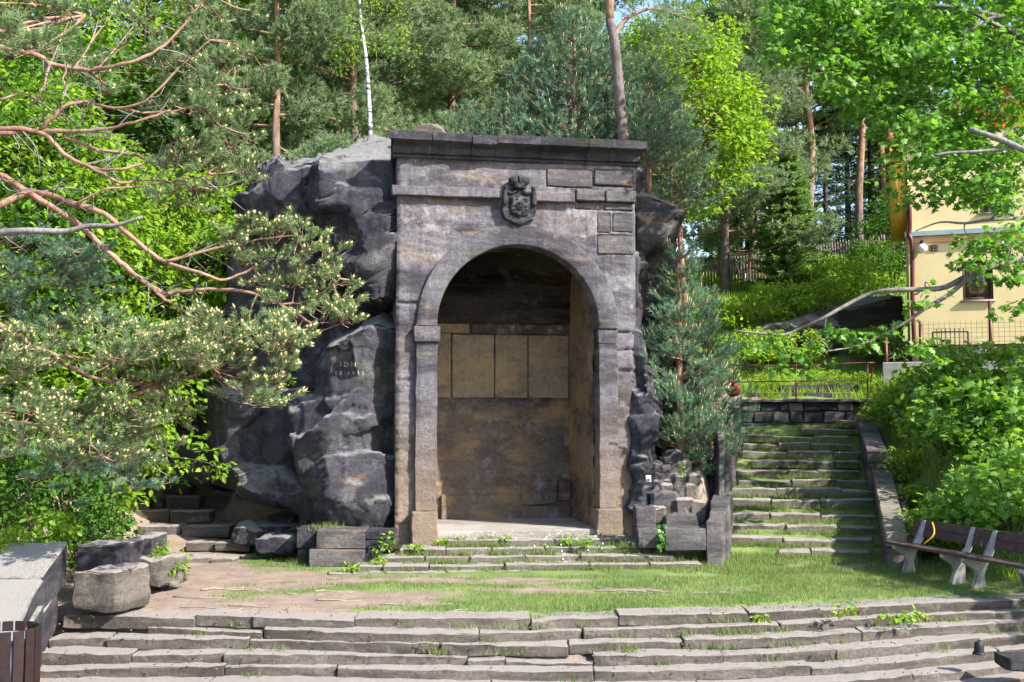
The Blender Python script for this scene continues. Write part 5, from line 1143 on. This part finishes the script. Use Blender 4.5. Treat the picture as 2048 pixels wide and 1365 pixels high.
pos = np.concatenate(pos); dr = np.concatenate(dr); leafobj('crown', [needles(pos, dr, rng, .13, 14, .09, .006, .8)], M_ndl_far, lp_)
# --- right background
plant(DA_, 1385, 27.5, 1.0, 0, 'bright yellow-green leafy tree right of the leaning pine')
plant(DA_, 1432, 39, 1.2, 2, 'bright leafy tree behind the left end of the picket fence')
plant(SA_, 1578, 34.6, 1.12, 0, 'light green spruce in front of the picket fence', z=5.7)
plant(PB_, 1500, 38, 1.15, 1, 'grey-green pine behind the bright leafy tree', dz=-1.5); plant(PA_, 1455, 35, 1.3, 4, 'grey-green pine between the leaning pine and the tall bare trunk', dz=-.5)
plant(PC_, 1617, 38, 1.25, 2, 'tall pine with long bare orange trunk right of the light green spruce', dz=-.5)
plant(PC_, 1733, 40, 1.2, 3, 'pine with bare trunk behind the left corner of the house'); plant(PC_, 1757, 43, 1.2, .6, 'slim pine with orange trunk behind the eave of the house')
for i, (px, yy, sc) in enumerate(((1655, 42, .8), (1700, 44, .95), (1745, 46, .9), (1530, 47, 1.0), (1480, 49, 1.0), (1800, 44, .9), (1600, 50, 1.1))):
    plant(SB_, px, yy, sc, i, 'dark spruce in the shaded stand behind the picket fence', 'dark spruces behind the picket fence')
# --- left wood
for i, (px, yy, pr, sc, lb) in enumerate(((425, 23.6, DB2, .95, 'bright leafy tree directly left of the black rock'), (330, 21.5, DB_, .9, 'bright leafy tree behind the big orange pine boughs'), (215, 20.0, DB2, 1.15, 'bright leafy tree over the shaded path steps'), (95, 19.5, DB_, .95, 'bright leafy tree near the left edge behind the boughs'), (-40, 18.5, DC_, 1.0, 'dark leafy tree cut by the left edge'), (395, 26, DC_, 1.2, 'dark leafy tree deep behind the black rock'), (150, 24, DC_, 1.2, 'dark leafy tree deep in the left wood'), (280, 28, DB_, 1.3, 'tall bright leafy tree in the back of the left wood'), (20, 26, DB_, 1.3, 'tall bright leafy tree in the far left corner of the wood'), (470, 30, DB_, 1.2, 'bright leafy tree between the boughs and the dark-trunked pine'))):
    plant(pr, px, yy, sc, i * 1.7, lb, dz=1.0 if px == 425 else 0)
plant(DC_, None, 12.7, 1.0, 2.0, 'dark leafy tree outside the right edge shading the benches', x=12.0)
plant(DC_, None, 20.5, 1.05, 4.0, 'dark leafy tree outside the right edge shading the upper stairs', x=13.2)
# --- far rows
FP = [PA_, DB_, PB_, SB_, DA_, PC_, DC_]; rf = random.Random(8); cnt = 0
for row, (yy, st_) in enumerate(((43, 4.6), (53, 5.0), (66, 7))):
    for xx in np.arange(-yy * .62, yy * .62, st_):
        pr = FP[rf.randrange(7)] if xx < yy * .22 else FP[rf.choice((2, 3, 3, 5))]; x_ = xx + rf.uniform(-1, 1); y_ = yy + rf.uniform(-3, 3)
        kind = pr.get('category'); nm = 'pine' if pr in (PA_, PB_, PC_) else 'spruce' if pr is SB_ else 'leafy tree'
        plant(pr, None, y_, rf.uniform(1.2, 1.6), rf.uniform(0, 6), 'far %s in the closed forest on the hill' % nm, 'far %ss of the forest on the hill' % nm, x=x_, dz=-.3)
# --- young pine between portal and stairs
plant(YQ, 1360, 19.35, 1.0, .4, 'young blue-green pine between the portal and the stairs', z=P(1358, 905, 19.35)[2])
plant(YQ, 1420, 20.0, .84, 2.2, 'second young pine behind the first, beside the stairs', z=1.5)
plant(YQ, 1395, 19.3, .55, 4.0, 'smallest young pine low between rubble wall and stairs', z=1.3)
plant(YQ, 1325, 20.0, .8, 5.0, 'young pine half hidden between the crag and the first young pine', z=1.7)

# --- maple at the right
mp = thing('maple_tree', (10.2, 18.2, hz(10.2, 18.2)), 'large maple whose boughs hang in from the right over the house', 'tree'); rng = np.random.default_rng(41)
V, fs = tube_data(smooth_poly([(10.2, 18.2, .8), (10.3, 18.3, 3), (10.0, 18.4, 5.2), (9.8, 18.5, 8), (9.9, 18.3, 10.5)], 4), np.linspace(.3, .1, 17), 12); mesh_np('trunk', V, fs, M_bark_maple, mp, True)
limbs = [([(2150, 80), (2048, 45), (1980, 30), (1900, 14), (1750, 22), (1650, 70)], 19, .07), ([(2180, 200), (2048, 80), (1990, 50), (1930, 18), (1880, 0)], 18.6, .06), ([(2160, 180), (2048, 120), (2000, 165), (1940, 175), (1880, 200), (1800, 208)], 19.3, .05), ([(2060, 45), (1990, 35), (1940, 62), (1890, 112), (1840, 165)], 18.8, .045),
         ([(2170, 520), (2048, 520), (1985, 532), (1935, 553), (1890, 575), (1850, 579), (1780, 581), (1735, 590), (1690, 612), (1640, 640), (1595, 660), (1560, 670), (1470, 662)], 17.6, .062), ([(1940, 552), (1900, 588), (1850, 618), (1800, 652), (1720, 690), (1640, 705)], 17.5, .045), ([(2170, 420), (2060, 435), (1980, 440), (1930, 447), (1880, 445), (1832, 462)], 18.0, .04), ([(2150, 150), (2048, 180), (1960, 230), (1900, 270), (1830, 300)], 19.4, .045)]
dead = [([(2120, 330), (2048, 300), (2000, 279), (1938, 258)], 17.3, .06), ([(2030, 296), (1960, 303), (1900, 306), (1868, 311)], 17.35, .03)]
LW = []
for q, yy, r_ in limbs:
    w = smooth_poly([P(a, b, yy + .12 * math.sin(i * 2)) for i, (a, b) in enumerate(q)], 4); V, fs = tube_data(w, np.linspace(r_, r_ * .25, len(w)), 7); mesh_np('limb', V, fs, M_bark_maple, mp, True); LW.append(w)
for q, yy, r_ in dead: w = smooth_poly([P(a, b, yy) for a, b in q], 4); V, fs = tube_data(w, np.linspace(r_, r_ * .7, len(w)), 7); mesh_np('dead_limb', V, fs, M_bark_dead, mp, True)
ALLW = np.concatenate(LW); data = []; mb = MB()
def mclump(c, r_, n_, size=.13):
    near = ALLW[np.argmin(((ALLW - c) ** 2).sum(1))]; mid = (near + c) / 2 + rng.normal(0, .08, 3) + [0, 0, .1]
    if np.linalg.norm(near - c) < .4: mb.add(*tube_data(smooth_poly([near, mid, c], 3), np.linspace(.016, .004, 7), 3, False))
    data.append(spray(rng, c, (r_, r_, r_ * .42), n_, size, 'maple', .9))
for i in range(330):
    px = rng.uniform(1560, 2120); lim = 60 + (px - 1560) * 1.0 if px < 1800 else 330 + 60 * math.sin(px * .02)
    py = rng.uniform(-120, max(lim, 120))
    if px < 1680 and py > 210: continue
    if (px - 2010) ** 2 / 60 ** 2 + (py - 262) ** 2 / 30 ** 2 < 1: continue
    mclump(P(px, py, rng.uniform(17.6, 20.5)), rng.uniform(.32, .55), 52)
for px, py in ((1830, 330), (1870, 360), (1920, 350), (1960, 370), (2010, 350), (1990, 320), (1880, 320), (1900, 400), (1960, 410), (2030, 400), (1850, 300), (2040, 350), (1930, 300), (1770, 260), (1730, 230), (1800, 320), (1790, 360), (1810, 290), (1850, 390), (1890, 380), (1940, 390), (1990, 400), (2040, 420), (1800, 400), (1870, 340), (1970, 250), (2030, 300), (2010, 220), (2045, 250), (1840, 250), (1900, 330)): mclump(P(px, py, rng.uniform(17.6, 19)), .42, 46)
for px, py, n_ in ((1545, 680, 24), (1585, 705, 26), (1630, 690, 26), (1660, 665, 26), (1700, 670, 26), (1735, 690, 22), (1560, 735, 22), (1600, 745, 20), (1640, 725, 20), (1500, 700, 12), (1780, 665, 20), (1815, 640, 18), (1840, 610, 16), (1850, 690, 26), (1870, 720, 26), (1830, 700, 16), (1870, 585, 14), (1940, 480, 40), (1985, 510, 40), (2020, 530, 40), (2000, 460, 36), (1960, 520, 30), (2040, 480, 40), (1920, 530, 30), (1960, 490, 36), (2000, 480, 30), (2040, 500, 30), (1930, 505, 22), (2010, 560, 30), (2035, 610, 30), (2000, 630, 20), (2045, 560, 26), (1975, 555, 18), (2040, 450, 26)): mclump(P(px, py, rng.uniform(17.2, 17.9)), rng.uniform(.2, .3), n_, .13)
for i in range(60):      # the part of the crown outside the photo, over the bank
    a = rng.uniform(-1, 1, 3); c = np.array([10.8, 20.0, 7.4]) + a * [1.7, 1.9, 1.9]
    if c[0] / c[1] > .49: mclump(c, .55, 42, .15)
mb.build('twigs', M_bark_maple, mp, True); leafobj('crown', data, M_maple, mp)
# --- shrubs on the right bank
SH = shrub(51, .75, 1.15, M_sapling, 'maple', 34, 26, .13, 'maple_sapling'); SI = shrub(52, .6, .9, M_lime_leaf, 'oval', 30, 46, .085, 'shrub')
for i, (px, yy, pr, sc, lb) in enumerate(((1815, 19.6, SI, .8, 'small bright shrub hanging over the stair coping'), (1840, 18.2, SI, .95, 'bright shrub right behind the bench nearer to the stairs'), (1930, 17.3, SH, .95, 'maple sapling behind the gap between the two benches'), (2020, 16.6, SH, 1.05, 'maple sapling at the right edge behind the second bench'), (1900, 19.8, SH, 1.1, 'maple sapling on the bank above the stair coping'), (1980, 19, SH, 1.2, 'maple sapling in the middle of the right bank'), (2050, 19.2, SH, 1.3, 'tall maple sapling at the right edge of the bank'), (1815, 22.6, SH, .85, 'maple sapling beside the upper stair wall'), (1880, 23.0, SH, 1.05, 'dark maple sapling below the wire fence'), (1960, 22.5, SH, 1.1, 'maple sapling below the house window'), (2040, 22.3, SH, 1.2, 'maple sapling below the right end of the wire fence'), (1775, 24.3, SI, .9, 'small shrub beside the head of the stairs'), (1800, 21.0, SI, .8, 'low shrub on the bank beside the stair wall step'))):
    plant(pr, px, yy, sc, i * 1.9, lb)
# upper garden
SJ = shrub(53, .9, .8, M_fern, 'oval', 34, 50, .1, 'garden_shrub', flat=.3); SK = shrub(54, 1.0, 2.2, M_deep, 'oval', 46, 60, .1, 'yew_bush')
for i, (px, yy, sc, dz, lb) in enumerate(((1470, 31.0, .9, -.3, 'yellow-green bush on the ledge left of the light spruce'), (1540, 30.5, 1.2, 0, 'yellow-green bush on the rock ledge below the spruce'), (1625, 31, 1.3, 0, 'yellow-green bush right below the spruce'), (1680, 33, 1.4, .2, 'large yellow-green bush between spruce and house'), (1740, 33, 1.3, .2, 'yellow-green bush left of the house wall'), (1785, 31, 1.0, .0, 'yellow-green bush touching the left corner of the house'), (1640, 36, 1.2, 0, 'bush in front of the right part of the picket fence'), (1500, 28.6, 1.0, .5, 'yellow-green bush low in front of the rock ledge'), (1590, 28.7, .95, .5, 'bright bush in front of the middle of the rock ledge'), (1750, 29.0, .9, .5, 'bright bush in front of the ledge near the house'), (1430, 30.5, 1.1, 0, 'yellow-green bush at the left end of the rock ledge'), (1540, 27.3, .55, 0, 'fern clump behind the red railing at left'), (1640, 27.6, .6, 0, 'fern clump behind the middle of the red railing'), (1710, 27.4, .55, 0, 'fern clump behind the right end of the railing'))):
    plant(SJ, px, yy, sc, i * 1.1, lb, dz=dz)
plant(SK, 1745, 35, 1.0, 0, 'dark conical bush left of the house', dz=.3); plant(SK, 1790, 36.5, 1.2, 1, 'larger dark bush half hidden by the left house corner', dz=.3)
# left saplings
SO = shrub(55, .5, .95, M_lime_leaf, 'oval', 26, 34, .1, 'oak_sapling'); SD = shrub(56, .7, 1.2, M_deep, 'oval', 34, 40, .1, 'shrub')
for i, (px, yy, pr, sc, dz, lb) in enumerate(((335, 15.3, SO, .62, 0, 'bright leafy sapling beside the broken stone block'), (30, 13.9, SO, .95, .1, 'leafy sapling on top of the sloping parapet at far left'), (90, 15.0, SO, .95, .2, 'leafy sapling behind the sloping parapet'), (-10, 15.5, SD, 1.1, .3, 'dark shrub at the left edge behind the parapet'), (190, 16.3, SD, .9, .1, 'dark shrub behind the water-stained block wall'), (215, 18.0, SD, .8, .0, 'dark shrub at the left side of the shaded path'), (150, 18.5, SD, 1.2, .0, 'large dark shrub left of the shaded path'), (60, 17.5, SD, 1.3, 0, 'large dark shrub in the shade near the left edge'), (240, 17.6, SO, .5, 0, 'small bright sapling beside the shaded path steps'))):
    plant(pr, px, yy, sc, i * 1.3, lb, dz=dz)
ob = thing('oak_bough', P(300, 880, 19), 'bright oak bough reaching right in front of the dark overhang', 'branch'); rng = np.random.default_rng(61); mb = MB(); data = []
w = smooth_poly([P(200, 900, 19), P(290, 905, 18.5), P(350, 915, 18.2), P(410, 925, 18), P(445, 940, 17.9)], 4); mb.add(*tube_data(w, np.linspace(.03, .006, len(w)), 5)); mb.build('stem', M_bark_dark, ob, True)
for px, py in ((300, 880), (330, 905), (360, 885), (385, 925), (415, 900), (440, 930), (350, 935), (395, 880), (310, 930), (425, 945), (280, 910)): data.append(spray(rng, P(px, py, rng.uniform(17.8, 18.5)), (.22, .22, .1), 26, .12, 'oval'))
leafobj('leaves', data, M_lime_leaf, ob)
sp_ = thing('wall_sprig', P(770, 1090, 17.4), 'small leafy weed growing from the foot of the portal at left', 'plant'); data = [spray(rng, P(px, py, 17.35), (.07, .06, .06), 16, .06, 'oval') for px, py in ((775, 1068), (768, 1085), (782, 1082), (760, 1098), (776, 1100))]; leafobj('leaves', data, M_fern, sp_)
sp_ = thing('ivy_sprig', P(1325, 1075, 17.3), 'ivy sprig in the gap between the squared blocks', 'plant'); data = [spray(rng, P(px, py, 17.3), (.05, .04, .09), 12, .07, 'maple', .3) for px, py in ((1323, 1060), (1322, 1075), (1324, 1088))]; leafobj('leaves', data, M_maple, sp_)
sp_ = thing('ledge_sprig', P(1365, 940, 18.7), 'small green sprig hanging on the rubble wall', 'plant'); leafobj('leaves', [spray(rng, P(1365, 938, 18.62), (.05, .05, .12), 30, .05, 'oval')], M_fern, sp_)
sp_ = thing('rock_sprig', P(572, 765, 18.6), 'small leafy sprig growing from a crack in the black rock', 'plant'); leafobj('leaves', [spray(rng, P(575, 762, 18.75), (.14, .08, .07), 36, .07, 'oval')], M_lime_leaf, sp_)
# ================================================================== the big pine at the left
bp = thing('scots_pine', (-7.6, 13.2, hz(-7.6, 13.2)), 'big Scots pine reaching in from the left with orange boughs and pale pollen cones', 'tree'); rng = np.random.default_rng(91)
V, fs = tube_data(smooth_poly([(-7.6, 13.2, -.3), (-7.5, 13.3, 3), (-7.3, 13.2, 6), (-7.1, 13.0, 9), (-7.0, 13.1, 12)], 4), np.linspace(.24, .1, 17), 12); mesh_np('trunk', V, fs, M_bark_pine, bp, True)
BR = [([(-160, 60), (60, 108), (100, 128), (180, 140), (260, 125), (330, 90), (400, 10), (430, -40)], 13, .045), ([(-160, 300), (-20, 272), (80, 262), (180, 263), (270, 245), (340, 222)], 13, .05), ([(80, 262), (130, 215), (180, 205), (240, 218), (300, 195), (370, 125), (420, 80)], 13.1, .034), ([(-160, 280), (0, 258), (85, 268), (130, 310), (180, 335), (240, 365), (300, 360), (400, 375)], 13.0, .045), ([(130, 275), (200, 300), (270, 310), (315, 320), (400, 290), (450, 280)], 13.2, .03),
      ([(-160, 320), (-40, 340), (10, 355), (70, 395), (130, 430), (180, 470), (240, 525), (290, 565), (330, 585), (400, 580), (500, 585), (560, 610), (620, 645)], 13.2, .06), ([(-160, 470), (0, 410), (70, 385), (150, 410), (210, 430), (270, 480), (330, 525), (400, 545), (450, 560), (520, 530)], 13.1, .058), ([(290, 565), (330, 600), (380, 630), (430, 660)], 13.2, .03), ([(-170, 560), (-30, 635), (0, 650), (40, 675), (80, 700), (180, 720), (300, 700)], 12.9, .06), ([(80, 700), (200, 760), (330, 765), (420, 740)], 12.8, .035), ([(330, 765), (270, 790), (240, 810), (170, 835), (150, 880), (200, 900), (260, 905)], 12.7, .036), ([(-160, 820), (0, 840), (100, 850), (170, 835)], 12.7, .04),
      ([(180, 335), (230, 340), (300, 325), (370, 300), (440, 250)], 13.0, .024), ([(240, 218), (300, 225), (380, 215), (450, 170)], 13.2, .02), ([(150, 410), (210, 380), (290, 372), (370, 360), (450, 345)], 13.0, .022), ([(330, 525), (420, 500), (520, 480), (600, 470)], 13.2, .026), ([(560, 610), (620, 600), (680, 560)], 13.3, .018), ([(-160, 120), (0, 60), (90, 40), (170, 30)], 10.5, .03), ([(100, 128), (85, 180), (60, 215)], 13, .02), ([(130, 130), (125, 200)], 13, .02), ([(0, 200), (60, 190), (140, 250)], 13.2, .02)]
BW = []
for q, yy, r_ in BR:
    w = smooth_poly([P(a, b, yy + .1 * math.sin(i * 1.9 + yy * 7)) for i, (a, b) in enumerate(q)], 5); w = w + rng.normal(0, .006, w.shape); V, fs = tube_data(w, np.linspace(r_, r_ * .3, len(w)) * .8 * (1 + .12 * vnoise(w * 9, 4)), 8); mesh_np('bough', V, fs, M_bark_pine, bp, True); BW.append(w)
w = smooth_poly([P(-100, 480, 12.6), P(0, 466, 12.6), P(60, 462, 12.55), P(130, 463, 12.6), P(180, 452, 12.6), P(230, 451, 12.6), P(285, 434, 12.6)], 4); V, fs = tube_data(w, np.linspace(.05, .018, len(w)), 7); mesh_np('dead_bough', V, fs, M_bark_dead, bp, True)
ALLB = np.concatenate(BW); mb = MB(); pos = []; dr = []; cpos = []; cdir = []; kpos = []; posb = []; drb = []
def twig(a, b, r0=.011):
    m_ = (a + b) / 2 + rng.normal(0, .05, 3) - [0, 0, .04]; mb.add(*tube_data(smooth_poly([a, m_, b], 3), np.linspace(r0, r0 * .35, 7), 3, False))
mbd = MB()
for i in range(260):
    a = ALLB[rng.integers(len(ALLB))]
    if a[0] > -3.7: continue
    L = rng.uniform(.2, .7); d = unit(np.array([rng.uniform(.2, 1), rng.uniform(-.6, .6), rng.uniform(-.8, .7)])); q = a + d * L; m_ = (a + q) / 2 + rng.normal(0, .07, 3); mbd.add(*tube_data(smooth_poly([a, m_, q], 3), np.linspace(.008, .003, 7) * rng.uniform(.6, 1.6), 3, False))
def pclump(px, py, Yd, rx, ry, n_, cones, blue=False, oldc=.03):
    """a bough end: twigs fan out to shoots that turn upwards; rx, ry in photo pixels"""
    c = P(px, py, Yd); m = Yd / F; near = ALLB[np.argmin(((ALLB - c) ** 2).sum(1))]
    if not blue: twig(near, c, .014)
    q = []; d = []; rad = np.array([rx * m, rx * m * .8, ry * m]); nb = max(3, n_ // 7)
    for i in range(nb):      # branchlets fan out from the bough end, shoots sit along their outer half and turn up
        e = unit(rdir(rng, 1)[0] * [1, 1, .7] + [.35, -.1, .25]); L = rng.uniform(.55, 1.15); root_ = c - rad * [.35, 0, .25] + rng.normal(0, .25, 3) * rad; tip = root_ + e * rad * 1.25 * L + [0, 0, .05]; mid_ = (root_ + tip) / 2 - [0, 0, .03]
        mb.add(*tube_data([root_, mid_, tip], [.006, .0045, .003], 3, False)); k_ = max(3, n_ // nb)
        f = np.sort(1 - rng.random(k_) ** 1.6 * .75)[:, None]; p_ = root_ + (tip - root_) * f; dd_ = unit((tip - root_))
        sdv = unit(np.cross(dd_, [0, 0, 1])); sg = rng.choice([-1, 1], (k_, 1)); q.append(p_ + sdv * sg * .03); d.append(unit(dd_ * .9 + sdv * sg * (1 - f * .8) * 1.0 + np.array([0, 0, .55]) + rng.normal(0, .18, (k_, 3))))
    q = np.concatenate(q); d = np.concatenate(d); n_ = len(q); cones = cones * rng.uniform(.3, 1.1)
    (posb if blue else pos).append(q); (drb if blue else dr).append(d)
    s_ = rng.random(n_) < cones; cpos.append(q[s_] + d[s_] * .10); cdir.append(d[s_])
    s_ = rng.random(n_) < oldc; kpos.append(q[s_] - d[s_] * .03)
for i in range(30): pclump(rng.uniform(-60, 590), rng.uniform(660, 830), rng.uniform(12.0, 13.2), 62, 38, 54, .75)          # heavy lower spray
for px, py in ((440, 660), (500, 660), (560, 650), (590, 690), (560, 740), (520, 770), (470, 720), (400, 690), (340, 680), (270, 660), (200, 660), (120, 680), (50, 690), (0, 720), (600, 660)): pclump(px, py, rng.uniform(12.2, 13), 46, 30, 44, .8)
for i in range(13): pclump(rng.uniform(-40, 330), rng.uniform(830, 935), rng.uniform(12.0, 12.8), 55, 32, 44, .65)
for px, py in ((470, 470), (520, 455), (570, 465), (610, 470), (500, 520), (550, 510), (600, 520), (650, 520), (680, 560), (640, 590), (590, 570), (520, 560), (560, 600), (690, 600), (660, 630), (700, 640), (480, 500), (630, 490)): pclump(px, py, rng.uniform(12.9, 13.5), 40, 28, 46, .6, oldc=.06)
for i in range(34): pclump(rng.uniform(330, 520), rng.uniform(20, 380), rng.uniform(12.8, 14), 36, 30, 26, .35, oldc=.07)
for i in range(20): pclump(rng.uniform(120, 430), rng.uniform(-30, 230), rng.uniform(13.2, 14.5), 42, 32, 22, .2, oldc=.04)
for px, py in ((330, 330), (370, 350), (420, 380), (440, 330), (400, 310), (480, 300), (500, 340), (330, 400), (380, 410)): pclump(px, py, 13.1, 42, 26, 30, .25, oldc=.06)
for i in range(16): pclump(rng.uniform(-60, 220), rng.uniform(480, 650), rng.uniform(14.2, 15.2), 60, 40, 56, .05, True, .01)
for i in range(12): pclump(rng.uniform(-60, 200), rng.uniform(-20, 105), rng.uniform(8.6, 10.2), 60, 34, 40, .12)
for i in range(10): pclump(rng.uniform(60, 330), rng.uniform(900, 1000), rng.uniform(14.5, 15.5), 55, 38, 40, .05, True, .01)
mb.build('twigs', M_bark_pine, bp, True); mbd.build('twigs', M_bark_dead, bp, True)
pos = np.concatenate(pos); dr = np.concatenate(dr); leafobj('crown', [needles(pos, dr, rng, .1, 30, .065, .0042, .8)], M_ndl, bp)
posb = np.concatenate(posb); drb = np.concatenate(drb); leafobj('inner_crown', [needles(posb, drb, rng, .11, 28, .07, .0046, .8)], M_ndl_blue, bp)
def blobs(name, C, r, l, mat, D=None):
    C = np.concatenate(C); T = np.array([(1, 0, 0), (-.5, .87, 0), (-.5, -.87, 0)]); n_ = len(C); D = np.tile([0, 0, 1.0], (n_, 1)) if D is None else unit(np.concatenate(D)); a = unit(np.cross(D, rng.normal(size=(n_, 3)))); b = np.cross(D, a)
    l = l * rng.uniform(.6, 1.25, (n_, 1)); r = r * rng.uniform(.75, 1.15, (n_, 1, 1)); V = np.concatenate([(C - D * l)[:, None], C[:, None] + r * (T[None, :, :1] * a[:, None] + T[None, :, 1:2] * b[:, None]), (C + D * l)[:, None]], 1); tri = np.array([(0, 2, 1), (0, 3, 2), (0, 1, 3), (4, 1, 2), (4, 2, 3), (4, 3, 1)])
    mesh_np(name, V.reshape(-1, 3), [(tri[None] + (np.arange(n_) * 5)[:, None, None]).reshape(-1, 3)], mat, bp, True, kind='stuff')
blobs('pollen_cones', cpos, .017, .036, M_cone, cdir); blobs('old_cones', kpos, .028, .035, M_oldcone)

# ================================================================== grass, weeds, roots
rng = np.random.default_rng(23)
def blades(x, y, z, h, w, lean=.35):
    n_ = len(x); a = rng.uniform(0, 6.28, n_); b = rng.uniform(0, 6.28, n_); hh = h * rng.uniform(.5, 1.3, n_); base = np.stack([x, y, z], 1)
    sd = np.stack([np.cos(a), np.sin(a), 0 * a], 1) * w; tip = base + np.stack([np.cos(b) * hh * lean, np.sin(b) * hh * lean, hh], 1)
    V = np.stack([base - sd, base + sd, tip], 1).reshape(-1, 3); return V, np.arange(len(V)).reshape(-1, 3), rng.random(n_)
def scatter(n_, x0, x1, y0, y1): return rng.uniform(x0, x1, n_), rng.uniform(y0, y1, n_)
data = []
x, y = scatter(150000, -6, 8.2, 12.9, 18.6); g = turf(x, y); k_ = (rng.random(len(x)) < g ** 1.5) & (y > edge_y(0, x) + .1) & ~((x > -2.9) & (x < 3.1) & (y > 16.4)); x, y, g = x[k_], y[k_], g[k_]; data.append(blades(x, y, H(x, y), .03 + .03 * g, .005))
x, y = scatter(14000, 1.2, 8.2, 16.6, 18.7); k_ = fbm(np.stack([x, y, 0 * x], 1), 1.5, 3, 3) > -.1; x, y = x[k_], y[k_]; data.append(blades(x, y, H(x, y), .11, .006))
gl = leafobj('lawn_grass', data, M_grass, None); gl['kind'] = 'stuff'
def tufts(lst, name, mat=M_grass):
    d = []
    for (c, n_, r_, h) in lst: x = c[0] + rng.normal(0, r_, n_); y = c[1] + rng.normal(0, r_ * .5, n_); d.append(blades(x, y, np.full(n_, c[2]), h, .005, .5))
    o = leafobj(name, d, mat, None); o['kind'] = 'stuff'; return o
L_ = []
for z, ya, yb, xs, dep in PST:
    for i in range(34 if z > .05 else 16):
        f = rng.random(); px = xs[0] + (xs[-1] - xs[0]) * f; L_.append((G(px, ya + (yb - ya) * f + 1, z) + [0, -.02, -.1], 34, .07, .1))
        if rng.random() < .5: L_.append((G(px, ya + (yb - ya) * f, z) + [0, .2, -.01], 24, .08, .08))
for i, (y, x0, x1) in enumerate(ST):
    Yd = 18.5 + .5 * i
    for j in range(46):
        px = rng.uniform(x0, x1); q = P(px, y, Yd); 
        if rng.random() < .75: L_.append((q + [0, -.05, -.15], 30, .08, .1))
        else: L_.append((q + [.05, .3, .0], 26, .07, .1))
for k, w in enumerate(EDGEW[:5]):
    for i in range(20 + 20 * (k in (1, 2))):
        q = w[1][rng.integers(len(w[1]))]
        if q[0] < -1 and rng.random() < .9: continue
        if k > 2 and rng.random() < .6: continue
        L_.append((q + [rng.uniform(-.2, .2), -.04, -.1], 26, .09, .085))
for px, py, z in ((650, 1060, .55), (665, 1058, .55), (700, 1130, 0), (600, 1132, 0), (560, 1135, 0), (1290, 1090, .1), (1310, 1085, .15), (1360, 1030, .5), (1380, 1035, .5), (1340, 1040, .45), (1400, 1040, .45), (1320, 1100, 0), (1440, 1090, 0), (1250, 1095, .3), (530, 1098, .05), (240, 1215, 0), (640, 1060, .55)): L_.append((G(px, py, z), 70, .12, .12))
tufts(L_, 'step_grass')
x, y = scatter(52000, 3.5, 22, 25.4, 42); k_ = (fbm(np.stack([x, y, 0 * x], 1), .7, 3, 7) > -.3) & (x / y < .52) & ~((x > 9.5) & (y < 35)); x, y = x[k_], y[k_]; gd = leafobj('meadow_grass', [blades(x, y, H(x, y), .22, .016, .4)], M_fern, None); gd['kind'] = 'stuff'
x, y = scatter(26000, 5.8, 11, 14.2, 26.5); xs_ = x - .26 * (y - 18.5); k_ = (xs_ > 6.7) & (x > 6.9); x, y = x[k_], y[k_]; gd = leafobj('bank_weeds', [blades(x, y, H(x, y), .2, .01, .5)], M_fern, None); gd['kind'] = 'stuff'
pl2 = []
for i in range(1200): px, py = rng.uniform(900, 1290), rng.uniform(1066, 1135); pl2.append(G(px, py, .45 - (py - 1066) * .0062) + [0, 0, .03])
q = np.array(pl2)[rng.random(1200) < .2]; V, f, r_ = leaves(q, rng.normal(size=(len(q), 3)), np.tile([0, -.5, 1.0], (len(q), 1)), .03, rng, 'kite'); fl = mesh_np('daisies', V, [f], M_flower, None); fl['kind'] = 'stuff'
# low weeds on the steps
wd = []
for px, py, z, s in ((1690, 1228, 0, .16), (1790, 1240, -.1, .2), (1830, 1235, -.1, .18), (1520, 1240, -.1, .1), (920, 1085, .33, .08), (1010, 1085, .33, .08), (1130, 1085, .33, .1), (1170, 1088, .33, .1), (760, 1125, .12, .1), (700, 1140, .05, .12), (830, 1100, .27, .09), (880, 1090, .3, .1)): wd.append(spray(rng, G(px, py, z) + [0, -.03, .04], (s, s * .7, .06), 46, .075, 'oval', .7))
gd = leafobj('step_weeds', wd, M_fern, None); gd['kind'] = 'stuff'
mb = MB()
for i in range(24):
    x0, y0 = (rng.uniform(-4.6, -.6), rng.uniform(13.3, 15.4)) if i < 16 else (rng.uniform(.8, 2.6), rng.uniform(14.7, 15.6)); n_ = 7; st = np.cumsum(np.c_[rng.uniform(.05, .16, n_), rng.normal(0, .035, n_)], 0); xx, yy_ = x0 + st[:, 0], y0 + st[:, 1]
    mb.add(*tube_data(np.c_[xx, yy_, H(xx, yy_) + .008 + .008 * np.sin(np.arange(n_))], np.linspace(.018, .006, n_) * rng.uniform(.4, 1.0), 5))
o = mb.build('surface_roots', M_root, None, True); o['kind'] = 'stuff'
M_litter = m_plain('brown_litter', (.17, .1, .065), .9, .1, .4, 30, .2)
mb = MB()
for i in range(620):
    px, py = rng.uniform(100, 1900), rng.uniform(1180, 1350); q = G(px, py, 0 if py < 1235 else -.11 - (py - 1262) * .0041); r_ = rng.uniform(.006, .016); V, f = lathe(q + [0, 0, .0], [(0, -r_ * .4), (r_, 0), (r_ * .7, r_ * .6), (0, r_ * .7)], 5); mb.add(V, [f])
o = mb.build('pebbles_and_litter', M_litter, None); o['kind'] = 'stuff'
